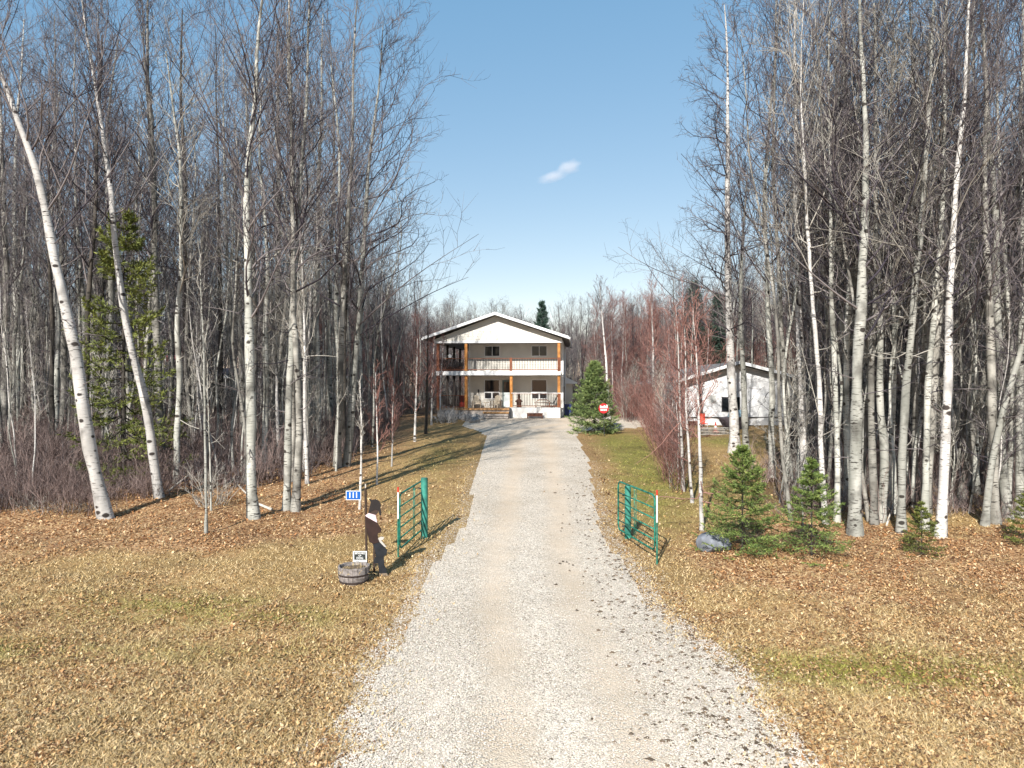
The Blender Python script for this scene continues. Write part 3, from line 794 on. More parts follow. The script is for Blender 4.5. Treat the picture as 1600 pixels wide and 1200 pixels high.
GL = 'bare trees at the front of the woods left of the driveway'
GR = 'bare trees at the front of the woods right of the driveway'
std = dict(n1=24, s0=0.38, l2=8, l3=6)
TR = [
 ('birch_tree', [(167, 808), (150, 740), (136, 650), (124, 560), (110, 500), (92, 430), (75, 340), (60, 265), (36, 200), (15, 150)], 21, 'birch', 'twig', 'thick white birch leaning left, second big trunk from the left with a swollen foot', GL, dict(std, s0=0.45), 15.5),
 ('birch_tree', [(250, 778), (240, 710), (234, 640), (216, 560), (200, 500), (186, 400), (176, 300), (166, 230), (155, 150)], 14, 'birch', 'twig', 'slim white birch leaning left in front of the sparse spruce', GL, dict(std, s0=0.5), 15.5),
 ('aspen_tree', [(397, 810), (393, 740), (390, 650), (388, 560), (385, 430), (383, 330), (386, 250), (402, 150)], 18, 'aspen', 'twig', 'thick pale aspen standing alone in leaves beside the bleached fallen log', GL, dict(n1=28, s0=0.32, l2=8, l3=6), 17.5),
 ('aspen_tree', [(448, 795), (455, 650), (460, 560), (465, 450), (470, 350), (475, 260), (486, 150)], 12, 'aspen', 'twig', 'pale half of the twin aspen trunks joined near the ground', GL, std, 17.0),
 ('poplar_tree', [(461, 797), (468, 690), (465, 600), (458, 500), (460, 330), (458, 180)], 12, 'poplar', 'twig', 'dark half of the twin aspen trunks joined near the ground', GL, std, 16.5),
 ('aspen_tree', [(540, 728), (546, 680), (550, 600), (556, 500), (563, 400), (569, 330), (573, 250), (580, 190)], 12, 'aspen', 'twig', 'outermost tall aspen of the left woods, branches reaching over the open sky', GL, dict(n1=36, s0=0.26, l2=9, l3=7, blen=0.17, bias=0.1, ang=40), 16.5),
 ('aspen_tree', [(527, 730), (530, 650), (533, 560), (536, 480), (543, 350), (548, 250), (551, 150)], 11, 'poplar', 'twig', 'grey trunk immediately left of the outermost tall aspen', GL, dict(n1=30, s0=0.32, l2=8, l3=7, blen=0.15), 18.0),
 ('aspen_tree', [(480, 755), (476, 620), (473, 500), (470, 440)], 6, 'birch', 'twig_pale', 'thin crooked white trunk between the twin aspens and the grey trunks', GL, dict(std, n1=16), 12.0),
 ('poplar_tree', [(495, 700), (497, 600), (493, 520), (495, 400), (498, 300), (503, 150)], 12, 'aspen', 'twig', 'straight pale trunk with yellowish leaves caught at its foot', GL, std, 18.0),
 ('aspen_tree', [(517, 690), (517, 560), (520, 450), (522, 350), (526, 200)], 9, 'aspen', 'twig', 'slender upright trunk between the straight pale trunk and the grey outer pair', GL, std, 18.5),
 ('poplar_tree', [(292, 700), (290, 600), (290, 500), (287, 400), (285, 250), (280, 150)], 14, 'dark_bark', 'twig', 'thick nearly black trunk right of the sparse spruce', GL, std, 18.5),
 ('aspen_tree', [(318, 690), (310, 560), (302, 470), (299, 440)], 6, 'birch', 'twig_pale', 'short thin white trunk leaning beside the nearly black trunk', GL, dict(std, n1=14), 9.0),
 ('poplar_tree', [(427, 680), (430, 560), (431, 450), (433, 300), (430, 150)], 14, 'poplar', 'twig', 'mossy grey trunk between the lone pale aspen and the twin trunks', GL, std, 19.0),
 ('aspen_tree', [(437, 715), (434, 640), (433, 565), (432, 500)], 6, 'birch', 'twig_pale', 'short white stem at the foot of the mossy grey trunk', GL, dict(std, n1=12), 8.0),
 ('aspen_tree', [(365, 670), (360, 520), (352, 300), (350, 150)], 8, 'aspen', 'twig', 'slim pale trunk just left of the lone pale aspen', GL, std, 18.5),
 ('aspen_tree', [(345, 680), (345, 450), (340, 300), (340, 150)], 8, 'dark_bark', 'twig', 'slim black trunk two trunks left of the lone pale aspen', GL, std, 18.0),
 ('aspen_tree', [(262, 700), (252, 600), (248, 500), (250, 400), (246, 250), (243, 150)], 10, 'poplar', 'twig', 'grey trunk rising straight behind the slim leaning birch', GL, std, 18.5),
 ('aspen_tree', [(176, 690), (173, 500), (170, 300), (160, 150)], 11, 'poplar', 'twig', 'grey trunk rising through the top of the sparse spruce', GL, std, 18.5),
 ('aspen_tree', [(130, 700), (127, 500), (121, 400), (115, 290), (110, 150)], 8, 'aspen', 'twig', 'thin pale trunk between the thick leaning birch and the sparse spruce', GL, std, 18.0),
 ('aspen_tree', [(98, 700), (95, 500), (90, 350), (79, 250), (75, 150)], 10, 'poplar', 'twig', 'grey forked trunk crossing behind the thick leaning birch', GL, dict(n1=28, s0=0.28, l2=8, l3=6, blen=0.2), 18.0),
 ('poplar_tree', [(24, 690), (20, 500), (12, 330), (12, 150)], 11, 'aspen', 'twig', 'pale trunk near the left edge, rising out of tangled brush', GL, dict(n1=28, s0=0.26, l2=8, l3=6, blen=0.2), 18.0),
 ('poplar_tree', [(6, 720), (12, 480), (10, 300), (6, 150)], 12, 'poplar', 'twig', 'greyish trunk at the very left edge of the woods', GL, dict(n1=28, s0=0.26, l2=8, l3=6, blen=0.2), 17.5),
 # right side
 ('birch_tree', [(1148, 706), (1147, 640), (1143, 560), (1142, 470), (1140, 430), (1138, 330), (1138, 250), (1140, 150)], 15, 'birch', 'twig', 'tall birch with rusty peeling upper bark, outermost over the open sky on the right', GR, dict(n1=46, s0=0.24, l2=10, l3=8, blen=0.125, bias=PI, ang=26, up=0.1), 15.5),
 ('aspen_tree', [(1166, 708), (1162, 640), (1160, 560), (1157, 470), (1160, 380), (1166, 300)], 11, 'aspen', 'twig', 'second trunk standing close against the tall rusty birch', GR, std, 13.5),
 ('aspen_tree', [(1206, 745), (1204, 600), (1196, 500), (1192, 430), (1188, 330), (1190, 220), (1196, 150)], 10, 'aspen', 'twig', 'straight pale trunk behind the two young spruces, first right of the tall birch pair', GR, std, 16.0),
 ('aspen_tree', [(1232, 760), (1224, 640), (1216, 520), (1214, 440), (1210, 350), (1205, 250), (1207, 150)], 9, 'poplar', 'twig', 'wavy grey trunk between the two young spruces', GR, std, 16.5),
 ('birch_tree', [(1260, 770), (1254, 640), (1250, 520), (1252, 450), (1250, 350), (1250, 250), (1251, 150)], 14, 'birch', 'twig', 'thick scarred birch with dark patches behind the second young spruce', GR, dict(n1=28, s0=0.34, l2=8, l3=7), 16.5),
 ('aspen_tree', [(1291, 815), (1282, 720), (1278, 620), (1272, 520), (1264, 440), (1258, 330), (1257, 240)], 9, 'birch', 'twig_pale', 'slim white trunk leaning left above the second young spruce', GR, dict(n1=22, s0=0.45, l2=7, l3=6), 12.0),
 ('aspen_tree', [(1308, 812), (1307, 690), (1304, 570), (1300, 450), (1303, 300), (1300, 150)], 9, 'aspen', 'twig', 'upright slim trunk left of the thickest pale trunk', GR, std, 15.5),
 ('aspen_tree', [(1336, 832), (1338, 740), (1338, 650), (1341, 560), (1346, 500), (1352, 430), (1358, 330), (1362, 250), (1365, 150)], 20, 'aspen', 'twig', 'thickest pale aspen of the right woods with an old bent scar', GR, dict(n1=30, s0=0.30, l2=8, l3=7, blen=0.2, ang=40, bias=0.0), 16.0),
 ('aspen_tree', [(1366, 816), (1366, 700), (1366, 600), (1368, 500), (1380, 380), (1390, 250)], 12, 'poplar', 'twig_pale', 'flat grey trunk immediately right of the thickest pale aspen', GR, std, 14.0),
 ('aspen_tree', [(1390, 795), (1393, 700), (1395, 600), (1396, 470), (1400, 330)], 9, 'aspen', 'twig', 'narrow trunk set back between the flat grey trunk and the small spruce', GR, std, 15.0),
 ('aspen_tree', [(1408, 830), (1412, 700), (1419, 580), (1430, 450), (1442, 350), (1450, 150)], 13, 'aspen', 'twig_pale', 'pale trunk tilting right just left of the small lone spruce', GR, dict(n1=28, s0=0.30, l2=8, l3=7), 16.0),
 ('aspen_tree', [(1445, 826), (1452, 640), (1462, 500), (1470, 300), (1471, 150)], 11, 'aspen', 'twig', 'pale trunk rising directly behind the small lone spruce', GR, std, 16.0),
 ('aspen_tree', [(1469, 838), (1475, 740), (1478, 600), (1489, 430), (1500, 300), (1515, 150)], 15, 'birch', 'twig', 'whitest thick trunk right behind the small lone spruce', GR, dict(n1=28, s0=0.32, l2=8, l3=7), 16.0),
 ('aspen_tree', [(1500, 790), (1512, 690), (1524, 620), (1542, 540), (1562, 450), (1580, 350), (1590, 250)], 12, 'poplar', 'twig_pale', 'grey trunk leaning strongly to the right, upper part crossing others', GR, std, 14.0),
 ('aspen_tree', [(1538, 822), (1545, 740), (1562, 640), (1590, 550), (1604, 480)], 11, 'aspen', 'twig', 'pale trunk bending outward near the right edge', GR, std, 14.0),
 ('aspen_tree', [(1574, 800), (1577, 700), (1580, 600), (1566, 450), (1560, 300), (1555, 150)], 9, 'aspen', 'twig', 'slim upright trunk at the right edge behind the bending one', GR, std, 16.0),
 ('aspen_tree', [(1593, 805), (1596, 600), (1600, 400), (1597, 150)], 12, 'aspen', 'twig', 'last pale trunk at the right edge above the cut-off spruce', GR, std, 16.0),
 ('aspen_tree', [(1430, 790), (1432, 600), (1426, 400), (1424, 150)], 10, 'poplar', 'twig', 'dark grey trunk set back behind the tilting pale one', GR, std, 17.0),
 ('aspen_tree', [(1328, 770), (1322, 600), (1316, 400), (1312, 150)], 9, 'aspen', 'twig_pale', 'set-back slim trunk between the upright slim one and the thickest aspen', GR, std, 17.0),
 ('aspen_tree', [(1526, 770), (1522, 600), (1532, 400), (1536, 150)], 10, 'aspen', 'twig', 'set-back upright trunk between the two leaning trunks at the right', GR, std, 17.0),
 # thin white birches at the edge of the red thicket
 ('birch_tree', [(1097, 828), (1094, 740), (1092, 690), (1090, 620), (1088, 560)], 7, 'birch', 'twig_red', 'slim bright white birch standing left of the blue-grey boulder', GR, dict(n1=18, s0=0.4, l2=6, l3=5, blen=0.16, ang=62), 6.5),
 ('birch_tree', [(1082, 786), (1076, 700), (1072, 640), (1070, 560)], 5, 'birch', 'twig_red', 'second slim white birch along the red thicket', GR, dict(n1=18, s0=0.35, l2=6, l3=5, blen=0.16, ang=62), 7.0),
 ('birch_tree', [(1068, 766), (1064, 690), (1061, 640), (1058, 560)], 5, 'birch', 'twig_red', 'third slim white birch along the red thicket', GR, dict(n1=18, s0=0.35, l2=6, l3=5, blen=0.16, ang=62), 7.0),
 ('birch_tree', [(1020, 655), (1020, 560), (1019, 500), (1018, 470)], 5, 'birch', 'twig_red', 'tall thin white birch rising above the red thicket near the clearing', GR, dict(n1=30, s0=0.3, l2=7, l3=5, blen=0.16, ang=60), 10.5),
 ('birch_tree', [(952, 655), (947, 560), (943, 510), (940, 480)], 5, 'birch', 'twig', 'thin white leaning birch behind the yard spruce', GR, dict(n1=20, s0=0.5, l2=7, l3=5, blen=0.16, ang=60), 10.5),
]
for i, (nm, pts, w, bk, tw, lab, grp, kw, top) in enumerate(TR):
    traced_tree(nm, pts, w, bk, tw, lab, grp, 300 + i, top=max(top, 1.0), **kw)

# thin saplings on the open strip beside the drive
GS = 'young saplings on the edge of the lawn'
SP = [
 ([(322, 833), (320, 740), (318, 650), (314, 560), (309, 480)], 5, 'aspen', 'twig_pale', 'bare pale sapling pole standing out in the leaves left of the lone aspen', 6.2),
 ([(330, 800), (329, 700), (327, 640)], 3, 'aspen', 'twig_pale', 'second very thin pole beside the bare pale sapling', 4.0),
 ([(562, 795), (565, 740), (566, 665)], 4.5, 'birch', 'twig_pale', 'straight pale sapling right behind the blue number sign', 3.2),
 ([(589, 756), (590, 700), (589, 640)], 3.2, 'birch', 'twig_red', 'thin pale sapling right of the number sign, farther back', 3.8),
 ([(612, 727), (613, 680), (613, 640)], 3.0, 'birch', 'twig_red', 'thin white sapling in the middle of the lawn strip', 3.6),
 ([(648, 690), (649, 640), (650, 590)], 4.0, 'birch', 'twig_red', 'white-stemmed sapling in front of the left end of the balcony', 6.0),
 ([(665, 678), (667, 630), (668, 570)], 5.5, 'dark_bark', 'twig_red', 'dark-stemmed young tree in front of the left end of the balcony', 6.8),
 ([(674, 664), (675, 610), (677, 560)], 3.5, 'birch', 'twig_red', 'slim pale young tree right of the dark-stemmed one before the balcony', 6.3),
 ([(688, 655), (687, 600), (690, 560)], 3.0, 'birch', 'twig_red', 'thin reddish young tree against the balcony corner', 5.2),
 ([(525, 735), (526, 700), (527, 650)], 3.0, 'aspen', 'twig_pale', 'fine sapling at the foot of the outer grey trunk', 4.4),
 ([(1097, 668), (1094, 620), (1092, 585)], 3.0, 'dark_bark', 'twig', 'small dark bare tree spreading in front of the white neighbour house', 4.2),
]
for i, (pts, w, bk, tw, lab, top) in enumerate(SP):
    traced_tree('sapling', pts, w, bk, tw, lab, GS, 500 + i, top=top, n1=(14 if 'twig_pale' == tw else 22), s0=(0.45 if 'twig_pale' == tw else 0.25), l2=(4 if 'twig_pale' == tw else 6), l3=(3 if 'twig_pale' == tw else 4), blen=(0.10 if 'twig_pale' == tw else 0.15), ang=60, dead=0, trunk_sides=6, twig_r=0.004, w1=0.3)

# woods behind the front rows
placed = []
def fill(count, box, test, mind, seed):
    r = np.random.default_rng(seed); out = []; tries = 0
    while len(out) < count and tries < count * 60:
        tries += 1
        x = box[0] + (box[1] - box[0]) * r.random(); y = box[2] + (box[3] - box[2]) * r.random()
        if abs(x) > y * 0.80 + 2: continue
        if not test(x, y): continue
        if any((x - a) ** 2 + (y - c) ** 2 < mind * mind for a, c in placed): continue
        placed.append((x, y)); out.append((x, y))
    return out
r = np.random.default_rng(5)
LW = 'slim bare tree inside the woods left of the driveway, behind the front row'
RW = 'slim bare tree inside the woods right of the driveway, behind the front row'
for (x, y) in fill(85, (-48, -6, 27, 58), lambda a, c: in_left_woods(a + 1.3, c), 1.35, 41):
    k = int(r.choice([0, 1, 2, 3, 4, 5, 6], p=[.2, .2, .15, .08, .09, .18, .1]))
    put_tree(k, x, y, (0.92 + 0.28 * r.random()) * (1 - 0.3 * float(sstep(40, 58, y)) * (x > -20)), r.random() * 6.28, LW, 'trees inside the left woods', (r.normal() * 0.025, r.normal() * 0.025))
for (x, y) in fill(104, (7, 45, 21, 56), lambda a, c: in_right_woods(a - 0.5, c - 0.8), 0.95, 42):
    k = int(r.choice([0, 1, 2, 3, 4, 5, 6], p=[.26, .18, .10, .14, .1, .06, .16]))
    put_tree(k, x, y, 0.84 + 0.28 * r.random(), r.random() * 6.28, RW, 'trees inside the right woods', (r.normal() * 0.035, r.normal() * 0.035))
for (x, y) in fill(30, (8.5, 24, 57, 78), lambda a, c: a < 10.5 or c > 64, 1.8, 43):
    put_tree(int(r.choice([7, 8])), x, y, 0.68 + 0.24 * r.random(), r.random() * 6.28, 'red-brown twiggy tree behind the clearing between the two houses', 'red-brown trees behind the clearing', (r.normal() * 0.02, r.normal() * 0.02))
for (x, y) in fill(20, (-16, -9.0, 50, 72), lambda a, c: True, 1.4, 44):
    put_tree(int(r.choice([7, 8, 1, 5])), x, y, 0.62 + 0.24 * r.random(), r.random() * 6.28, 'mid-height bare tree beside the left end of the house', 'mid-height trees beside the house', (r.normal() * 0.02, r.normal() * 0.02))

# ------------------------------------------------------------------ stuff made of many instances (geometry nodes)
def stuff_instances(name, label, pts, rz, scl, idx, protos, tilt=None):
    n = len(pts)
    me = bpy.data.meshes.new(name); me.vertices.add(n); me.vertices.foreach_set('co', np.asarray(pts, np.float32).ravel())
    rot = np.zeros((n, 3), np.float32); rot[:, 2] = rz
    if tilt is not None: rot[:, :2] = tilt
    a = me.attributes.new('rot', 'FLOAT_VECTOR', 'POINT'); a.data.foreach_set('vector', rot.ravel())
    a = me.attributes.new('scl', 'FLOAT', 'POINT'); a.data.foreach_set('value', np.asarray(scl, np.float32))
    a = me.attributes.new('pick', 'INT', 'POINT'); a.data.foreach_set('value', np.asarray(idx, np.int32))
    me.update()
    o = link(name, me, kind='stuff', label=label)
    ng = bpy.data.node_groups.new(name + '_nodes', 'GeometryNodeTree')
    ng.interface.new_socket('Geometry', in_out='INPUT', socket_type='NodeSocketGeometry')
    ng.interface.new_socket('Geometry', in_out='OUTPUT', socket_type='NodeSocketGeometry')
    gi = ng.nodes.new('NodeGroupInput'); go = ng.nodes.new('NodeGroupOutput')
    iop = ng.nodes.new('GeometryNodeInstanceOnPoints'); iop.inputs['Pick Instance'].default_value = True
    jn = ng.nodes.new('GeometryNodeJoinGeometry')
    for p in reversed(protos):
        oi = ng.nodes.new('GeometryNodeObjectInfo'); oi.inputs['Object'].default_value = p; oi.inputs['As Instance'].default_value = True
        ng.links.new(oi.outputs['Geometry'], jn.inputs[0])
    def attr(nm, t):
        q = ng.nodes.new('GeometryNodeInputNamedAttribute'); q.data_type = t; q.inputs['Name'].default_value = nm
        return [s for s in q.outputs if s.enabled and s.name == 'Attribute'][0]
    er = ng.nodes.new('FunctionNodeEulerToRotation')
    ng.links.new(attr('rot', 'FLOAT_VECTOR'), er.inputs[0]); ng.links.new(er.outputs[0], iop.inputs['Rotation'])
    ng.links.new(attr('scl', 'FLOAT'), iop.inputs['Scale']); ng.links.new(attr('pick', 'INT'), iop.inputs['Instance Index'])
    ng.links.new(gi.outputs[0], iop.inputs['Points']); ng.links.new(jn.outputs[0], iop.inputs['Instance']); ng.links.new(iop.outputs[0], go.inputs[0])
    md = o.modifiers.new('scatter', 'NODES'); md.node_group = ng
    return o

def bush_mesh(name, seed, H, spread, stems, kids, kids2, mat, r0=0.010, lean=0.5, K=5):
    r = np.random.default_rng(seed)
    pos = r.normal(size=(stems, 3)) * spread * 0.25; pos[:, 2] = -0.05
    az = np.arctan2(pos[:, 1], pos[:, 0]) + r.normal(size=stems) * 0.7
    ln = np.abs(r.normal(size=stems)) * lean
    d = np.stack([np.cos(az) * ln, np.sin(az) * ln, np.ones(stems)], -1); d /= np.linalg.norm(d, axis=1, keepdims=True)
    L = H * (0.5 + 0.5 * r.random(stems))
    B, RB = grow(pos, d, L, np.full(stems, r0), K, r, 0.005, 0.16, -0.04)
    parts = [tubes(B, RB, 3)]
    P2, R2 = spawn(B, RB, kids, 0.15, 1.0, 0.33, 38, 0.25, 3, r, 0.0045, 0.12); parts.append(tubes(P2, R2, 3))
    if kids2:
        P3, R3 = spawn(P2, R2, kids2, 0.2, 1.0, 0.5, 40, 0.2, 2, r, 0.0038, 0.1); parts.append(tubes(P3, R3, 3))
    V, Q = joinq(parts)
    return mesh_np(name, V, Q, mats=[mat], col=crown_tone(V, seed))

def hidden(name, me):          # source meshes for the instancing nodes, never linked to the scene
    return bpy.data.objects.new(name, me)

BR = [hidden('brush_stem', bush_mesh('brush_stem', 20 + i, h, s, n, k, k2, M[mt], lean=ln)) for i, (h, s, n, k, k2, mt, ln) in enumerate(
    [(2.0, 1.3, 16, 6, 2, 'brush', 0.45), (1.3, 1.4, 18, 6, 2, 'brush', 0.8), (2.9, 1.0, 12, 7, 2, 'brush', 0.25), (1.1, 1.3, 18, 5, 2, 'twig_pale', 1.0), (1.8, 1.2, 14, 6, 2, 'twig', 0.5)])]
r = np.random.default_rng(61)
pts = []
def cloud_pts(n, box, test, seed):
    r = np.random.default_rng(seed)
    x = box[0] + (box[1] - box[0]) * r.random(n * 4); y = box[2] + (box[3] - box[2]) * r.random(n * 4)
    k = test(x, y) & (np.abs(x) < y * 0.8 + 3); x, y = x[k][:n], y[k][:n]
    return np.stack([x, y, gz(x, y)], -1)
A = cloud_pts(1900, (-48, -6, 23.5, 60), lambda x, y: in_left_woods(x + 1.0, y - 1.2) & (vnoise(x, y, 0.5, 17) > -0.55), 62)
Bp = cloud_pts(1300, (8, 45, 21.5, 58), lambda x, y: in_right_woods(x - 0.8, y - 1.3), 63)
Cp = cloud_pts(900, (-85, 85, 58, 100), lambda x, y: (x < -9.5) | (x > 8.5) | (y > 74), 64)
E = cloud_pts(280, (-30, -13.5, 22.5, 33), lambda x, y: (x < -0.58 * y), 65)
F_ = cloud_pts(30, (9, 17, 26, 33), lambda x, y: (x > 0.30 * y + 0.6) & (y > 28), 66)
pts = np.concatenate([A, Bp, Cp, E, F_])
n = len(pts)
sc = (0.55 + 0.5 * r.random(n)) * (1 + 0.35 * (pts[:, 1] > 58)) * np.where(pts[:, 1] < 27, 0.75, 1)
stuff_instances('undergrowth', 'dense tangle of purple-brown brush stems on the woodland floor', pts, r.random(n) * 6.28, sc, r.choice([0, 1, 2, 3, 4], n, p=[.3, .25, .2, .1, .15]), BR)

# slender young poles filling the woods between the big trunks
PL = []
for i, (h_, r_, mt_, tw_) in enumerate([(7.5, 0.030, 'aspen', 'twig_pale'), (6.0, 0.024, 'birch', 'twig'), (9.0, 0.036, 'poplar', 'twig'), (5.0, 0.02, 'aspen', 'twig_pale'), (8.0, 0.03, 'dark_bark', 'twig'), (13.0, 0.055, 'aspen', 'twig_pale'), (12.0, 0.048, 'birch', 'twig'), (14.0, 0.06, 'poplar', 'twig')]):
    P, R = straight(h_, r_, 60 + i, 0.06)
    (tv, tq), (cv, cq) = tree_geo(P, R, 160 + i, n1=(26 if h_ < 10 else 18), s0=(0.12 if h_ < 10 else 0.42), l2=6, l3=4, blen=0.14, ang=48, dead=0, trunk_sides=6)
    PL.append(hidden('young_pole', mesh_np('young_pole', np.concatenate([tv, cv]), np.concatenate([tq, cq + len(tv)]), mats=[M[mt_], M[tw_]], mi=np.r_[np.zeros(len(tq)), np.ones(len(cq))], col=np.concatenate([np.full((len(tv), 3), 0.5), crown_tone(cv, i)]))))
r = np.random.default_rng(68)
A = cloud_pts(240, (-45, -6, 24.5, 60), lambda x, y: in_left_woods(x + 0.9, y - 1.4) & ~((x / y < -0.46) & (x / y > -0.66) & (y < 32)), 69)
Bp = cloud_pts(460, (7, 45, 20.8, 58), lambda x, y: in_right_woods(x - 0.6, y - 1.2), 70)
Fp = cloud_pts(420, (-22, 24, 70, 100), lambda x, y: x == x, 71)
pts = np.concatenate([A, Bp, Fp]); n = len(pts)
pick = r.choice(8, n, p=[.09, .10, .09, .09, .07, .22, .18, .16]); pick[-len(Fp):] = r.integers(0, 5, len(Fp))
stuff_instances('young_poles', 'countless thin young stems between the big trunks', pts, r.random(n) * 6.28, 0.6 + 0.6 * r.random(n), pick, PL, r.normal(size=(n, 2)) * 0.07)

# red-stemmed thicket right of the lawn
RB_ = [hidden('red_stem', bush_mesh('red_stem', 40 + i, h, 0.9, 14, 8, 4, M['twig_red'], r0=0.011, lean=0.22, K=6)) for i, h in enumerate((4.2, 3.4, 5.0))] + [hidden('pale_stem', bush_mesh('pale_stem', 47, 4.6, 0.9, 9, 7, 3, M['twig_pale'], r0=0.014, lean=0.14, K=6)), PL[1], PL[3]]
r = np.random.default_rng(71)
n = 330
t = r.random(n) ** 0.8
cx = np.interp(t, [0, 0.5, 1], [6.5, 7.9, 10.2]); cy = np.interp(t, [0, 0.5, 1], [24.3, 34, 53])
x = cx + r.normal(size=n) * 0.45 + 0.3 + t * r.random(n) * 1.4; y = cy + r.normal(size=n) * 1.2
kk = x / y < np.interp(y, [24, 30, 50], [0.252, 0.236, 0.222]); x, y = x[kk], y[kk]
extra = cloud_pts(40, (8.5, 11.8, 52, 60), lambda a, c: a > 8.5, 72)
px_ = np.concatenate([np.stack([x, y, gz(x, y)], -1), extra])
stuff_instances('red_thicket', 'thicket of red-brown stems along the right side of the lawn', px_, r.random(len(px_)) * 6.28, 0.55 + 0.5 * r.random(len(px_)), r.choice([0, 1, 2, 3, 4, 5], len(px_), p=[.25, .22, .22, .13, .09, .09]), RB_)

# far woods: one mass behind everything
FW = []
for i in (0, 1, 2, 4, 5, 7):
    mt, mc, H = PROTO[i]
    tv = np.empty(len(mt.vertices) * 3, np.float32); mt.vertices.foreach_get('co', tv); tq = np.empty(len(mt.loops), np.int32); mt.loops.foreach_get('vertex_index', tq)
    cv = np.empty(len(mc.vertices) * 3, np.float32); mc.vertices.foreach_get('co', cv); cq = np.empty(len(mc.loops), np.int32); mc.loops.foreach_get('vertex_index', cq)
    tv = tv.reshape(-1, 3); cv = cv.reshape(-1, 3); tq = tq.reshape(-1, 4); cq = cq.reshape(-1, 4) + len(tv)
    FW.append(hidden('far_tree', mesh_np('far_tree', np.concatenate([tv, cv]), np.concatenate([tq, cq]), mats=[mt.materials[0], mc.materials[0]], mi=np.r_[np.zeros(len(tq)), np.ones(len(cq))], col=np.repeat(np.r_[np.full(len(tv), 0.5), rng.random(len(cv) // 12 + 1).repeat(12)[:len(cv)]][:, None], 3, 1))))
r = np.random.default_rng(81)
A = cloud_pts(300, (-75, -14, 58, 100), lambda x, y: x < -0.20 * y, 82)
B2 = cloud_pts(230, (10, 80, 60, 100), lambda x, y: x > 0.16 * y, 83)
C2 = cloud_pts(640, (-30, 40, 76, 128), lambda x, y: x == x, 84)
D2 = cloud_pts(260, (-110, 110, 128, 160), lambda x, y: x == x, 85)
pts = np.concatenate([A, B2, C2, D2]); n = len(pts)
sc = (0.58 + 0.26 * r.random(n)) * np.interp(pts[:, 0] / pts[:, 1], [-0.5, -0.2, -0.08, 0.02, 0.1, 0.3], [1.06, 1.04, 0.95, 0.86, 0.9, 1.04])
stuff_instances('far_woods', 'distant bare woods closing the view behind the houses', pts, r.random(n) * 6.28, sc, r.integers(0, 6, n), FW, r.normal(size=(n, 2)) * 0.03)

